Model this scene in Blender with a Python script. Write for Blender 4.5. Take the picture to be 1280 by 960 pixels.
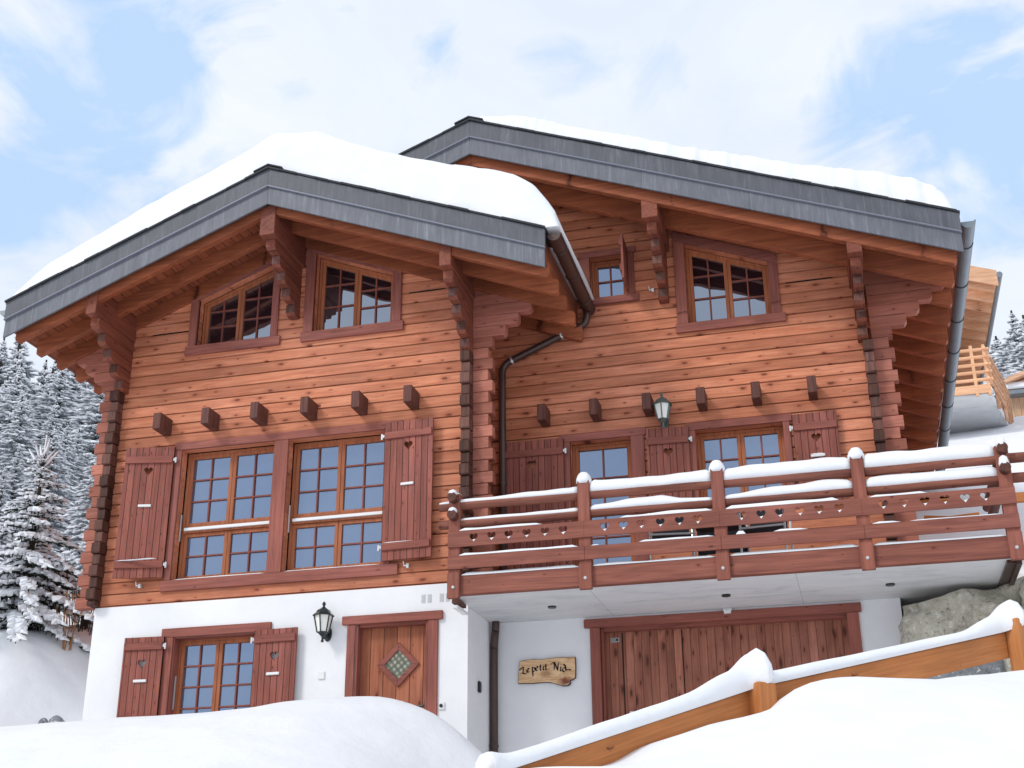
import bpy, bmesh, math, random
import numpy as np
from mathutils import Vector, Matrix, noise as mn

for o in list(bpy.data.objects): bpy.data.objects.remove(o)
S = bpy.context.scene
COL = S.collection
rng = random.Random(7)

# ------------------------------------------------------------------ camera
cd = bpy.data.cameras.new("camera"); cam = bpy.data.objects.new("camera", cd); COL.objects.link(cam)
cd.sensor_width = 36; cd.lens = 1611.0 / 1280 * 36; cd.clip_start = .1; cd.clip_end = 2000
r0 = Vector((.9665, .2559, -.0083)); r2 = Vector((-.2366, .8935, .3815)).normalized()
r0 = (r0 - r2 * r0.dot(r2)).normalized(); up = r0.cross(r2)
cam.matrix_world = Matrix(((r0.x, up.x, -r2.x, 4.319), (r0.y, up.y, -r2.y, -14.229), (r0.z, up.z, -r2.z, -.713), (0, 0, 0, 1)))
S.camera = cam

# ------------------------------------------------------------------ world and sun
SUN_EL, SUN_AZ = math.radians(40), math.radians(-38)      # azimuth of the sun seen from the house, from -Y towards -X
sun_dir = Vector((math.sin(SUN_AZ) * math.cos(SUN_EL), -math.cos(SUN_AZ) * math.cos(SUN_EL), math.sin(SUN_EL)))
W = bpy.data.worlds.new("World"); S.world = W; W.use_nodes = True
nt = W.node_tree; N = nt.nodes; L = nt.links
bg = N['Background']; bg.inputs[1].default_value = .12
sky = N.new('ShaderNodeTexSky'); sky.sky_type = 'NISHITA'; sky.sun_disc = False
sky.sun_elevation = SUN_EL; sky.sun_rotation = math.atan2(sun_dir.x, sun_dir.y)
sky.altitude = 1500; sky.air_density = 1.0; sky.dust_density = 1.5
tc = N.new('ShaderNodeTexCoord')
def wm(op, a, b=None, clamp=False):
    n = N.new('ShaderNodeMath'); n.operation = op; n.use_clamp = clamp
    for i, v in enumerate((a, b)):
        if v is None: continue
        if isinstance(v, (int, float)): n.inputs[i].default_value = v
        else: L.new(v, n.inputs[i])
    return n.outputs[0]
def wnoise(scale, detail, rough, dist, off):
    m = N.new('ShaderNodeMapping'); m.inputs['Location'].default_value = off; m.inputs['Scale'].default_value = (1, 1, 1.9)
    L.new(tc.outputs['Generated'], m.inputs[0])
    n = N.new('ShaderNodeTexNoise'); n.inputs['Scale'].default_value = scale; n.inputs['Detail'].default_value = detail
    n.inputs['Roughness'].default_value = rough; n.inputs['Distortion'].default_value = dist
    L.new(m.outputs[0], n.inputs[0]); return n.outputs[0]
# clear patches of blue between the clouds, as directions on the sky
patches = [((-.497, .658, .566), .11, 1.25), ((-.44, .70, .60), .07, .6), ((.135, .835, .525), .085, 1.3), ((.04, .843, .536), .05, .8), ((-.085, .806, .586), .04, 1.1),
           ((-.183, .795, .578), .035, .7), ((-.145, .80, .585), .03, .6), ((-.36, .735, .575), .035, .5), ((-.55, .68, .47), .04, .9), ((-.42, .77, .48), .05, .35), ((.15, .87, .47), .05, .6), ((-.25, .76, .595), .03, .45), ((.02, .86, .51), .03, .5)]
tot = None
for d, w, a in patches:
    dn = N.new('ShaderNodeVectorMath'); dn.operation = 'DISTANCE'; L.new(tc.outputs['Generated'], dn.inputs[0]); dn.inputs[1].default_value = Vector(d).normalized()
    g = wm('MULTIPLY', wm('EXPONENT', wm('MULTIPLY', wm('POWER', dn.outputs['Value'], 2.0), -1 / (w * w))), a)
    tot = g if tot is None else wm('ADD', tot, g)
n1 = wnoise(6.5, 8, .58, 1.0, (3.1, 1.7, .4)); n2 = wnoise(2.2, 5, .55, .3, (.7, 5.1, 2.2))
blue = wm('ADD', wm('SUBTRACT', tot, wm('MULTIPLY', wm('SUBTRACT', n1, .42), 4.6)), wm('MULTIPLY', wm('SUBTRACT', n2, .5), .8))
cr = N.new('ShaderNodeValToRGB'); cr.color_ramp.interpolation = 'B_SPLINE'
cr.color_ramp.elements[0].position = .0; cr.color_ramp.elements[0].color = (.0, .0, .0, 1)
cr.color_ramp.elements[1].position = 1.35 - .35; cr.color_ramp.elements[1].color = (1, 1, 1, 1)
L.new(wm('ADD', wm('MULTIPLY', blue, 1.0), .02), cr.inputs[0])
# thin cloud everywhere, brighter cores
cn = wnoise(4.5, 8, .58, .6, (8.2, .3, 1.9))
cc = N.new('ShaderNodeMixRGB'); cc.inputs[1].default_value = (5.3, 5.6, 6.1, 1); cc.inputs[2].default_value = (6.2, 6.3, 6.5, 1)
L.new(wm('MULTIPLY', wm('SUBTRACT', cn, .38), 4.0, True), cc.inputs[0])
hz = N.new('ShaderNodeMixRGB'); hz.inputs[0].default_value = .78; hz.inputs[2].default_value = (3.3, 4.9, 7.1, 1)
L.new(sky.outputs[0], hz.inputs[1])
mx = N.new('ShaderNodeMixRGB'); L.new(cr.outputs[0], mx.inputs[0]); L.new(cc.outputs[0], mx.inputs[1]); L.new(hz.outputs[0], mx.inputs[2])
L.new(mx.outputs[0], bg.inputs[0])

sd = bpy.data.lights.new("sun", 'SUN'); sd.energy = 1.2; sd.angle = math.radians(14); sd.color = (1, .96, .90)
sun = bpy.data.objects.new("sun", sd); COL.objects.link(sun); sun.rotation_euler = sun_dir.to_track_quat('Z', 'Y').to_euler()
S.render.engine = 'CYCLES'
S.cycles.max_bounces = 8; S.cycles.diffuse_bounces = 6
V = S.view_settings; V.view_transform = 'Standard'; V.look = 'None'; V.exposure = .44; V.gamma = 1; V.use_curve_mapping = False

# ------------------------------------------------------------------ object helpers
def tag(o, label=None, cat=None, group=None, kind=None):
    if label: o['label'] = label
    if cat: o['category'] = cat
    if group: o['group'] = group
    if kind: o['kind'] = kind
    return o
def empty(name, loc=(0, 0, 0), rz=0):
    o = bpy.data.objects.new(name, None); o.empty_display_size = .2; o.location = loc; o.rotation_euler = (0, 0, rz); COL.objects.link(o); return o
def children_of(o): return [c for c in bpy.data.objects if c.parent == o]
def copy_tree(o, parent=None):
    c = o.copy(); COL.objects.link(c); c.parent = parent
    for ch in children_of(o): copy_tree(ch, c)
    return c
class MB:
    def __init__(s): s.v = []; s.f = []; s.m = []
    def add(s, vs, fs, mi=0):
        b = len(s.v); s.v += [tuple(v) for v in vs]; s.f += [tuple(b + i for i in f) for f in fs]; s.m += [mi] * len(fs)
    def box(s, x0, x1, y0, y1, z0, z1, mi=0):
        s.add([(x0, y0, z0), (x1, y0, z0), (x1, y1, z0), (x0, y1, z0), (x0, y0, z1), (x1, y0, z1), (x1, y1, z1), (x0, y1, z1)],
              [(3, 2, 1, 0), (4, 5, 6, 7), (0, 1, 5, 4), (1, 2, 6, 5), (2, 3, 7, 6), (3, 0, 4, 7)], mi)
    def prism_y(s, pts, y0, y1, mi=0):
        """polygon given in (x,z), extruded from y0 to y1"""
        n = len(pts)
        s.add([(x, y0, z) for x, z in pts] + [(x, y1, z) for x, z in pts],
              [tuple(range(n)), tuple(range(2 * n - 1, n - 1, -1))] + [((i + 1) % n, i, i + n, (i + 1) % n + n) for i in range(n)], mi)
    def prism_x(s, pts, x0, x1, mi=0):
        n = len(pts)
        s.add([(x0, y, z) for y, z in pts] + [(x1, y, z) for y, z in pts],
              [tuple(range(n)), tuple(range(2 * n - 1, n - 1, -1))] + [((i + 1) % n, i, i + n, (i + 1) % n + n) for i in range(n)], mi)
    def tube(s, pts, r, seg=12, cap=True, mi=0):
        pts = [Vector(p) for p in pts]; rs = r if isinstance(r, (list, tuple)) else [r] * len(pts)
        rings = []
        ref = None
        for i, p in enumerate(pts):
            d = (pts[min(i + 1, len(pts) - 1)] - pts[max(i - 1, 0)]).normalized()
            if ref is None: ref = d.cross(Vector((0, 0, 1)) if abs(d.z) < .9 else Vector((1, 0, 0))).normalized()
            ref = (ref - d * ref.dot(d)).normalized(); b = d.cross(ref)
            rings.append([p + (ref * math.cos(2 * math.pi * k / seg) + b * math.sin(2 * math.pi * k / seg)) * rs[i] for k in range(seg)])
        vs = [v for ring in rings for v in ring]; fs = []
        for i in range(len(pts) - 1):
            for k in range(seg):
                a = i * seg + k; c = i * seg + (k + 1) % seg
                fs.append((a, c, c + seg, a + seg))
        if cap: fs.append(tuple(range(seg))[::-1]); fs.append(tuple((len(pts) - 1) * seg + k for k in range(seg)))
        s.add(vs, fs, mi)
    def lathe(s, prof, c=(0, 0, 0), seg=16, mi=0, rot=0):
        vs = []; fs = []
        for r, z in prof:
            for k in range(seg):
                a = 2 * math.pi * k / seg + rot; vs.append((c[0] + r * math.cos(a), c[1] + r * math.sin(a), c[2] + z))
        for i in range(len(prof) - 1):
            for k in range(seg):
                a = i * seg + k; b = i * seg + (k + 1) % seg; fs.append((a, b, b + seg, a + seg))
        fs.append(tuple(range(seg))[::-1]); fs.append(tuple((len(prof) - 1) * seg + k for k in range(seg)))
        s.add(vs, fs, mi)
    def build(s, name, mats, parent=None, smooth=False, bevel=0, loc=None):
        me = bpy.data.meshes.new(name); me.from_pydata(s.v, [], s.f); me.update()
        if not isinstance(mats, (list, tuple)): mats = [mats]
        for m in mats: me.materials.append(m)
        if len(mats) > 1: me.polygons.foreach_set('material_index', s.m)
        bm = bmesh.new(); bm.from_mesh(me); bmesh.ops.recalc_face_normals(bm, faces=bm.faces); bm.to_mesh(me); bm.free()
        if smooth: me.polygons.foreach_set('use_smooth', [True] * len(me.polygons))
        o = bpy.data.objects.new(name, me); COL.objects.link(o); o.parent = parent
        if loc: o.location = loc
        if bevel:
            b = o.modifiers.new('bevel', 'BEVEL'); b.width = bevel; b.segments = 1; b.limit_method = 'ANGLE'; b.angle_limit = math.radians(50)
        return o

# ------------------------------------------------------------------ materials
class NT:
    def __init__(s, name):
        s.m = bpy.data.materials.new(name); s.m.use_nodes = True; s.n = s.m.node_tree.nodes; s.l = s.m.node_tree.links
        s.b = s.n['Principled BSDF']; s.out = s.n['Material Output']
        s.pos = s.n.new('ShaderNodeNewGeometry').outputs['Position']
    def math(s, op, a, b=None, clamp=False, c=None):
        n = s.n.new('ShaderNodeMath'); n.operation = op; n.use_clamp = clamp
        for i, v in enumerate((a, b, c)):
            if v is None: continue
            if isinstance(v, (int, float)): n.inputs[i].default_value = v
            else: s.l.new(v, n.inputs[i])
        return n.outputs[0]
    def scale(s, v, sc, off=(0, 0, 0)):
        m = s.n.new('ShaderNodeMapping'); m.inputs['Scale'].default_value = sc; m.inputs['Location'].default_value = off; s.l.new(v, m.inputs[0]); return m.outputs[0]
    def noise(s, v, scale, detail=4, rough=.55, dist=0, w=None):
        n = s.n.new('ShaderNodeTexNoise'); n.inputs['Scale'].default_value = scale; n.inputs['Detail'].default_value = detail
        n.inputs['Roughness'].default_value = rough; n.inputs['Distortion'].default_value = dist
        if w is not None: n.noise_dimensions = '4D'; s.l.new(w, n.inputs['W'])
        s.l.new(v, n.inputs['Vector']); return n.outputs[0]
    def ramp(s, f, stops):
        r = s.n.new('ShaderNodeValToRGB'); e = r.color_ramp.elements
        while len(e) < len(stops): e.new(.5)
        for x, (p, c) in zip(e, stops): x.position = p; x.color = (*c, 1) if len(c) == 3 else c
        s.l.new(f, r.inputs[0]); return r.outputs[0]
    def mix(s, f, a, b, mode='MIX'):
        n = s.n.new('ShaderNodeMixRGB'); n.blend_type = mode
        for i, v in enumerate((f, a, b)):
            if isinstance(v, (int, float)): n.inputs[i].default_value = v
            elif isinstance(v, tuple): n.inputs[i].default_value = (*v, 1) if len(v) == 3 else v
            else: s.l.new(v, n.inputs[i])
        return n.outputs[0]
    def sep(s, v):
        n = s.n.new('ShaderNodeSeparateXYZ'); s.l.new(v, n.inputs[0]); return n.outputs
    def comb(s, x, y, z):
        n = s.n.new('ShaderNodeCombineXYZ')
        for i, v in enumerate((x, y, z)):
            if isinstance(v, (int, float)): n.inputs[i].default_value = v
            else: s.l.new(v, n.inputs[i])
        return n.outputs[0]
    def white(s, v):
        n = s.n.new('ShaderNodeTexWhiteNoise'); n.noise_dimensions = '1D'; s.l.new(v, n.inputs['W']); return n.outputs[0]
    def bump(s, h, strength=.3, dist=.01):
        n = s.n.new('ShaderNodeBump'); n.inputs['Strength'].default_value = strength; n.inputs['Distance'].default_value = dist
        s.l.new(h, n.inputs['Height']); s.l.new(n.outputs[0], s.b.inputs['Normal'])
    def fin(s, col, rough=.6, spec=.3):
        if isinstance(col, tuple): s.b.inputs['Base Color'].default_value = (*col, 1)
        else: s.l.new(col, s.b.inputs['Base Color'])
        if isinstance(rough, (int, float)): s.b.inputs['Roughness'].default_value = rough
        else: s.l.new(rough, s.b.inputs['Roughness'])
        s.b.inputs['Specular IOR Level'].default_value = spec
        return s.m

def wood(name, light, dark, axis='x', board=None, boff=0.0, bvar=.22, seam=False, knots=1.0, grain=1.0, knotcol=None, local=False, rough=.62, weather=0.0, kcell=None):
    """procedural timber: grain along axis, per board tone, dark knots; board = (axis, width)"""
    t = NT(name)
    pos = t.pos
    if local: pos = t.n.new('ShaderNodeTexCoord').outputs['Object']
    x, y, z = t.sep(pos)
    ax = {'x': x, 'y': y, 'z': z}
    others = [a for a in 'xyz' if a != axis]
    bid = None
    if board:
        q = t.math('DIVIDE', t.math('SUBTRACT', ax[board[0]], boff), board[1])
        bid = t.math('FLOOR', q); frac = t.math('FRACT', q)
        wn = t.white(t.math('ADD', bid, 11.3))
        shift = t.math('MULTIPLY', wn, 37.0)
    else:
        shift = 0.0
    la = ax[axis]
    if board: la = t.math('ADD', la, shift)
    v = t.comb(t.math('MULTIPLY', la, .9), t.math('MULTIPLY', ax[others[0]], 14.0), t.math('MULTIPLY', ax[others[1]], 14.0))
    g1 = t.noise(v, 1.0 * grain, 6, .62, 1.2)
    g2 = t.noise(t.comb(t.math('MULTIPLY', la, 2.5), t.math('MULTIPLY', ax[others[0]], 60.0), t.math('MULTIPLY', ax[others[1]], 60.0)), 1.0, 3, .5, .2)
    big = t.noise(t.comb(t.math('MULTIPLY', la, .7), ax[others[0]], ax[others[1]]), 1.4, 3)
    col = t.mix(t.math('MULTIPLY', t.math('SUBTRACT', g1, .34), 2.9, True), light, dark)
    fine = t.math('ADD', .70, t.math('MULTIPLY', g2, .6))
    col = t.mix(1.0, col, t.comb(fine, fine, fine), 'MULTIPLY')
    if board:
        f = t.math('ADD', 1 - bvar, t.math('MULTIPLY', wn, 2 * bvar))
        col = t.mix(1.0, col, t.comb(f, t.math('POWER', f, 1.15), t.math('POWER', f, 1.25)), 'MULTIPLY')
    b2 = t.math('ADD', .60, t.math('MULTIPLY', big, .80))
    col = t.mix(1.0, col, t.comb(b2, b2, b2), 'MULTIPLY')
    fade = t.noise(pos, .55, 3, .6)
    col = t.mix(t.math('MULTIPLY', t.math('SUBTRACT', fade, .47), 3.0, True), col, t.mix(1.0, col, (1.10, 1.22, 1.45), 'MULTIPLY'))
    hk = None
    if knots > 0:
        cell = kcell or (board[1] if board else .14)
        ca = t.math('MULTIPLY', la, .42 / cell)
        cb = frac if board else t.math('DIVIDE', ax[others[1]], cell)
        vo = t.n.new('ShaderNodeTexVoronoi'); vo.inputs['Scale'].default_value = 1.0; vo.voronoi_dimensions = '2D'
        wob = t.noise(pos, 9, 2); rag = t.noise(pos, 55, 3, .7)
        kv = t.comb(t.math('ADD', t.math('ADD', ca, t.math('MULTIPLY', wob, .25)), t.math('MULTIPLY', bid, 17.37) if board else 0.0), t.math('ADD', cb, t.math('MULTIPLY', bid, 3.0) if board else 0.0), 0.0)
        t.l.new(kv, vo.inputs['Vector'])
        vo.inputs['Randomness'].default_value = .8
        vd = t.math('ADD', vo.outputs['Distance'], t.math('MULTIPLY', t.math('SUBTRACT', rag, .5), .16))
        kr = t.sep(vo.outputs['Color'])[0]
        size = t.math('ADD', .005, t.math('MULTIPLY', t.math('MULTIPLY', kr, kr), .17 * knots))
        inner = t.math('SUBTRACT', 1.0, t.math('DIVIDE', vd, size), True)
        halo = t.math('SUBTRACT', 1.0, t.math('DIVIDE', vd, t.math('MULTIPLY', size, 2.6)), True)
        kc = knotcol or (dark[0] * .35, dark[1] * .3, dark[2] * .3)
        col = t.mix(t.math('MULTIPLY', halo, .7), col, (dark[0] * .75, dark[1] * .62, dark[2] * .6))
        smg = t.noise(t.comb(t.math('MULTIPLY', la, 7.0), t.math('MULTIPLY', ax[others[0]], 11.0), t.math('MULTIPLY', ax[others[1]], 11.0)), 1.0, 6, .75, 1.5)
        col = t.mix(t.math('MULTIPLY', t.math('MULTIPLY', t.math('SUBTRACT', smg, .60), 9.0, True), .38 * min(1, knots)), col, (dark[0] * .45, dark[1] * .40, dark[2] * .42))
        col = t.mix(t.math('MULTIPLY', inner, 1.6, True), col, kc)
    if weather > 0:
        wv = t.noise(t.comb(t.math('MULTIPLY', x, 1.2), t.math('MULTIPLY', y, 1.2), t.math('MULTIPLY', z, 2.0)), 2.0, 5, .65)
        col = t.mix(t.math('MULTIPLY', t.math('MULTIPLY', t.math('SUBTRACT', wv, .5), 4.0, True), weather), col, (dark[0] * .5, dark[1] * .55, dark[2] * .65))
    h = t.math('ADD', t.math('MULTIPLY', g2, .5), g1)
    if seam and board:
        e = t.math('MINIMUM', frac, t.math('SUBTRACT', 1.0, frac))
        sw = .0055 / board[1]
        ln = t.math('SUBTRACT', 1.0, t.math('DIVIDE', e, sw), True)
        col = t.mix(t.math('MULTIPLY', ln, 1.6 * float(seam), True), col, (dark[0] * .16, dark[1] * .14, dark[2] * .14))
        h = t.math('SUBTRACT', h, t.math('MULTIPLY', ln, 3.0))
    t.bump(h, .35, .004)
    return t.fin(col, rough, .25)

M = {}
CO, CZ = .149, 2.92     # log course height, first course
LIGHT, DARK = (.64, .245, .132), (.44, .135, .066)
M['log'] = wood('log_wall_wood', LIGHT, DARK, 'x', ('z', CO), CZ - CO * 20, .17, knots=1.0, weather=.25)
M['side_log'] = wood('side_log_wood', LIGHT, DARK, 'y', ('z', CO), CZ - CO * 20, .17)
M['log_end'] = wood('log_end_wood', (.44, .158, .105), (.30, .098, .066), 'x', ('z', CO), CZ - CO * 20, .2, knots=.6)
M['end_grain'] = wood('end_grain_wood', (.155, .065, .045), (.06, .026, .022), 'z', ('z', CO), CZ - CO * 20 + .07, .4, knots=.3, grain=1.5)
M['casing'] = wood('casing_wood', (.32, .105, .075), (.205, .063, .048), 'x', knots=.35, grain=1.2)
M['casing_v'] = wood('casing_upright_wood', (.32, .105, .075), (.205, .063, .048), 'z', knots=.35, grain=1.2)
M['frame'] = wood('frame_wood', (.44, .150, .066), (.28, .085, .038), 'z', knots=0, grain=1.6)
M['muntin'] = wood('muntin_wood', (.27, .082, .055), (.19, .055, .04), 'z', knots=0)
M['shutter'] = wood('shutter_wood', (.315, .100, .070), (.20, .060, .045), 'z', ('x', .083), .002, .16, seam=True, knots=.5, local=True)
M['batten'] = wood('batten_wood', (.315, .100, .070), (.20, .060, .045), 'x', knots=.4, local=True)
M['door'] = wood('door_wood', (.40, .142, .070), (.27, .082, .042), 'z', ('x', .165), -1.40, .15, seam=True, knots=.8)
M['garage'] = wood('garage_wood', (.38, .150, .098), (.26, .092, .058), 'z', ('x', .098), 1.34, .16, seam=.55, knots=1.9, kcell=.12, weather=.3)
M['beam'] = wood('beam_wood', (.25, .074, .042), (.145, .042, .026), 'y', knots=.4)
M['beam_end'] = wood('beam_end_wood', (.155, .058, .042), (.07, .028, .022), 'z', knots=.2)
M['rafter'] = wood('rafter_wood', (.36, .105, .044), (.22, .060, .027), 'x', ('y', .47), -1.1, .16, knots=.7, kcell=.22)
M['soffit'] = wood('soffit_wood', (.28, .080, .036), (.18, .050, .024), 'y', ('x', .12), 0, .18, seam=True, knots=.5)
M['rail'] = wood('rail_wood', (.29, .100, .068), (.18, .058, .041), 'x', ('z', .21), .12, .12, knots=.35, kcell=.17)
M['post'] = wood('rail_post_wood', (.30, .102, .068), (.19, .060, .042), 'z', knots=.4)
M['pole'] = wood('pole_wood', (.26, .092, .058), (.135, .045, .032), 'x', knots=.4, grain=.8)
M['pole_y'] = wood('cross_pole_wood', (.14, .05, .034), (.06, .023, .018), 'y', knots=.3)
M['golden'] = wood('golden_fence_wood', (.52, .20, .062), (.40, .135, .038), 'x', knots=.4, grain=.5, kcell=.3, local=True)
M['golden_v'] = wood('golden_post_wood', (.52, .205, .066), (.41, .14, .042), 'z', knots=.3, grain=.5)
M['pale'] = wood('pale_larch_wood', (.74, .43, .26), (.56, .29, .15), 'x', ('y', .6), 0, .12, knots=.7, kcell=.3)
M['pale_z'] = wood('pale_plank_wood', (.62, .40, .25), (.45, .27, .16), 'z', ('x', .2), 0, .2, seam=True, knots=.3)

def simple(name, col, rough=.6, spec=.3, metal=0, nscale=0, namt=.2, bump=0):
    t = NT(name)
    c = col
    if nscale:
        n = t.noise(t.pos, nscale, 5, .6)
        f = t.math('ADD', 1 - namt, t.math('MULTIPLY', n, 2 * namt))
        c = t.mix(1.0, col, t.comb(f, f, f), 'MULTIPLY')
        if bump: t.bump(n, bump, .01)
    m = t.fin(c, rough, spec); t.b.inputs['Metallic'].default_value = metal
    return m
def plaster():
    t = NT('white_plaster'); n = t.noise(t.pos, 1.1, 6, .65); n2 = t.noise(t.pos, 60, 3)
    c = t.ramp(n, [(.3, (.76, .77, .79)), (.62, (.85, .85, .86))]); t.bump(n2, .25, .004); return t.fin(c, .85, .2)
M['plaster'] = plaster()
def concrete():
    t = NT('concrete'); n = t.noise(t.scale(t.pos, (1, 3.0, 3)), 1.5, 7, .68, .6); n2 = t.noise(t.scale(t.pos, (1.2, 9, 9)), 3, 5, .7, .3)
    c = t.ramp(n, [(.28, (.50, .52, .54)), (.45, (.66, .67, .68)), (.75, (.75, .75, .75))])
    c = t.mix(t.math('MULTIPLY', t.math('SUBTRACT', n2, .60), 5.0, True), c, (.30, .31, .33))
    x, y, z = t.sep(t.pos)
    fr = t.math('FRACT', t.math('DIVIDE', t.math('ADD', x, .72), 2.25)); e = t.math('MINIMUM', fr, t.math('SUBTRACT', 1.0, fr))
    ln = t.math('SUBTRACT', 1.0, t.math('DIVIDE', e, .0022), True)
    c = t.mix(t.math('MULTIPLY', ln, .75), c, (.2, .21, .23)); t.bump(n2, .2, .004)
    return t.fin(c, .8, .25)
M['concrete'] = concrete()
def zinc(name='weathered_zinc', k=1.0):
    t = NT(name); n = t.noise(t.scale(t.pos, (9, 9, .9)), 2.2, 6, .7, .4); n2 = t.noise(t.pos, 1.6, 5, .65, .5)
    c = t.ramp(n, [(.3, (.105, .110, .135)), (.55, (.145, .152, .185)), (.78, (.25, .262, .31))])
    c = t.mix(t.math('MULTIPLY', t.math('SUBTRACT', n2, .45), 2.2, True), c, (.092, .097, .115))
    x, y, z = t.sep(t.pos)
    fr = t.math('FRACT', t.math('DIVIDE', t.math('ADD', x, 20.3), 1.33)); ln = t.math('SUBTRACT', 1.0, t.math('DIVIDE', fr, .006), True)
    c = t.mix(t.math('MULTIPLY', ln, .5), c, (.36, .38, .42))
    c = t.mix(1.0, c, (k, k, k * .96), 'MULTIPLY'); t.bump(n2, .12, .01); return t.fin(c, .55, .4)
M['zinc'] = zinc(); M['zinc_shaded'] = zinc('shaded_weathered_zinc', .68)  # darkened copy paints the upper fascia band's shading into its colour
M['bead'] = simple('zinc_bead', (.19, .20, .245), .4, .5)
M['slate'] = simple('slate_edge', (.035, .037, .042), .7, .3, 0, 30, .4, .3)
M['copper'] = simple('brown_gutter_metal', (.075, .042, .036), .38, .6, .35, 4, .35)
M['grey_gutter'] = simple('grey_gutter_metal', (.21, .24, .27), .42, .5, .4, 5, .2)
M['iron'] = simple('dark_green_iron', (.022, .032, .032), .35, .6, .3)
M['grey_iron'] = simple('verdigris_iron', (.12, .15, .14), .4, .5, .3, 20, .4)
M['steel'] = simple('pale_metal', (.62, .62, .62), .35, .5, .6)
M['white_plastic'] = simple('white_plastic', (.78, .78, .78), .4, .4)
M['black'] = simple('black_plastic', (.015, .015, .017), .4, .4)
M['dark'] = simple('dark_interior', (.02, .017, .016), .9, .1)
M['lampglass'] = simple('frosted_lamp_glass', (.88, .87, .80), .25, .6)
M['charcoal'] = simple('charcoal_fabric', (.02, .022, .028), .7, .2)
def snowmat(name, bumpscale=3.0):
    t = NT(name); n = t.noise(t.pos, bumpscale, 5, .55); n2 = t.noise(t.pos, 45, 3, .6)
    c = t.ramp(n, [(.3, (.78, .795, .83)), (.7, (.83, .84, .86))])
    h = t.math('ADD', n, t.math('MULTIPLY', n2, .10)); t.bump(h, .38, .06); return t.fin(c, .75, .15)
M['snow'] = snowmat('snow')
def glass(name, tint, refl, dif):
    t = NT(name)
    t.n.remove(t.b)
    g = t.n.new('ShaderNodeBsdfGlossy'); g.inputs['Roughness'].default_value = .015; g.inputs[0].default_value = (*tint, 1)
    d = t.n.new('ShaderNodeBsdfDiffuse'); d.inputs[0].default_value = (*dif, 1)
    nz = t.noise(t.pos, 1.3, 2); b = t.n.new('ShaderNodeBump'); b.inputs['Strength'].default_value = .5; b.inputs['Distance'].default_value = .02
    t.l.new(nz, b.inputs['Height']); t.l.new(b.outputs[0], g.inputs['Normal'])
    mx = t.n.new('ShaderNodeMixShader'); mx.inputs[0].default_value = refl
    t.l.new(d.outputs[0], mx.inputs[1]); t.l.new(g.outputs[0], mx.inputs[2]); t.l.new(mx.outputs[0], t.out.inputs[0]); return t.m
M['glass'] = glass('window_glass', (.60, .74, 1.0), .34, (.045, .07, .12))
M['attic_glass'] = glass('attic_window_glass', (.75, .83, .98), .36, (.012, .013, .018))
def cathedral():
    t = NT('pebbled_glass'); v = t.n.new('ShaderNodeTexVoronoi'); v.inputs['Scale'].default_value = 17
    r = t.n.new('ShaderNodeMapping'); r.inputs['Rotation'].default_value = (0, math.radians(38), 0); t.l.new(t.pos, r.inputs[0]); t.l.new(r.outputs[0], v.inputs[0]); v.inputs['Randomness'].default_value = .15
    c = t.ramp(v.outputs[0], [(.1, (.50, .50, .36)), (.38, (.16, .17, .12)), (.6, (.09, .10, .075))]); t.bump(v.outputs[0], .6, .02); return t.fin(c, .2, .6)
M['pebble'] = cathedral()
def rock(name, c0, c1, c2, s=1.0):
    t = NT(name); n = t.noise(t.pos, 3.5 * s, 8, .7, .4); n2 = t.noise(t.pos, 17 * s, 6, .72, .3)
    c = t.ramp(n, [(.3, c0), (.5, c1), (.7, c2)])
    c = t.mix(t.math('MULTIPLY', t.math('SUBTRACT', n2, .55), 9.0, True), c, (.74, .73, .68))
    c = t.mix(t.math('MULTIPLY', t.math('SUBTRACT', .445, n2), 7.0, True), c, (.13, .12, .085))
    t.bump(n2, .6, .03); return t.fin(c, .9, .2)
M['rock'] = rock('lichen_boulder', (.30, .27, .215), (.52, .485, .395), (.68, .65, .57))
M['rock_grey'] = rock('grey_boulder', (.17, .18, .20), (.25, .265, .285), (.33, .345, .36))
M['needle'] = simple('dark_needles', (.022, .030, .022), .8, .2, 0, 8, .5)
M['needle_far'] = simple('frosted_hazy_needles', (.25, .275, .30), .85, .2, 0, 5, .5)  # pale grey carries frost and also distance haze, painted into the colour
M['bark'] = simple('dark_bark', (.045, .036, .03), .9, .2, 0, 12, .4)
M['twig'] = simple('dry_twigs', (.10, .06, .04), .9, .1)
M['drystem'] = simple('dry_ochre_leaves', (.36, .17, .07), .9, .1)
M['burn'] = simple('burnt_lettering', (.025, .017, .02), .7, .2)
M['bark_edge'] = simple('bark_edge', (.08, .05, .035), .9, .2)
def signwood():
    t = NT('sign_wood'); n = t.noise(t.scale(t.pos, (1.6, 8, 8)), 2.4, 6, .6, 1.4)
    c = t.ramp(n, [(.3, (.86, .62, .38)), (.5, (.72, .46, .25)), (.68, (.52, .28, .13))])
    def spot(px, pz, r, colr, c):
        x, y, z = t.sep(t.pos); dx = t.math('SUBTRACT', x, px); dz = t.math('MULTIPLY', t.math('SUBTRACT', z, pz), 1.5)
        d = t.math('SQRT', t.math('ADD', t.math('MULTIPLY', dx, dx), t.math('MULTIPLY', dz, dz)))
        d = t.math('ADD', d, t.math('MULTIPLY', t.math('SUBTRACT', t.noise(t.pos, 24, 3), .5), .10))
        return t.mix(t.math('MULTIPLY', t.math('SUBTRACT', 1.0, t.math('DIVIDE', d, r), True), 1.4, True), c, colr)
    c = spot(.93, 1.86, .12, (.24, .07, .04), c); c = spot(.70, 1.97, .10, (.45, .24, .12), c); c = spot(.95, 1.82, .05, (.45, .40, .33), c)
    t.bump(n, .3, .004); return t.fin(c, .6, .3)
M['sign'] = signwood()

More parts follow.
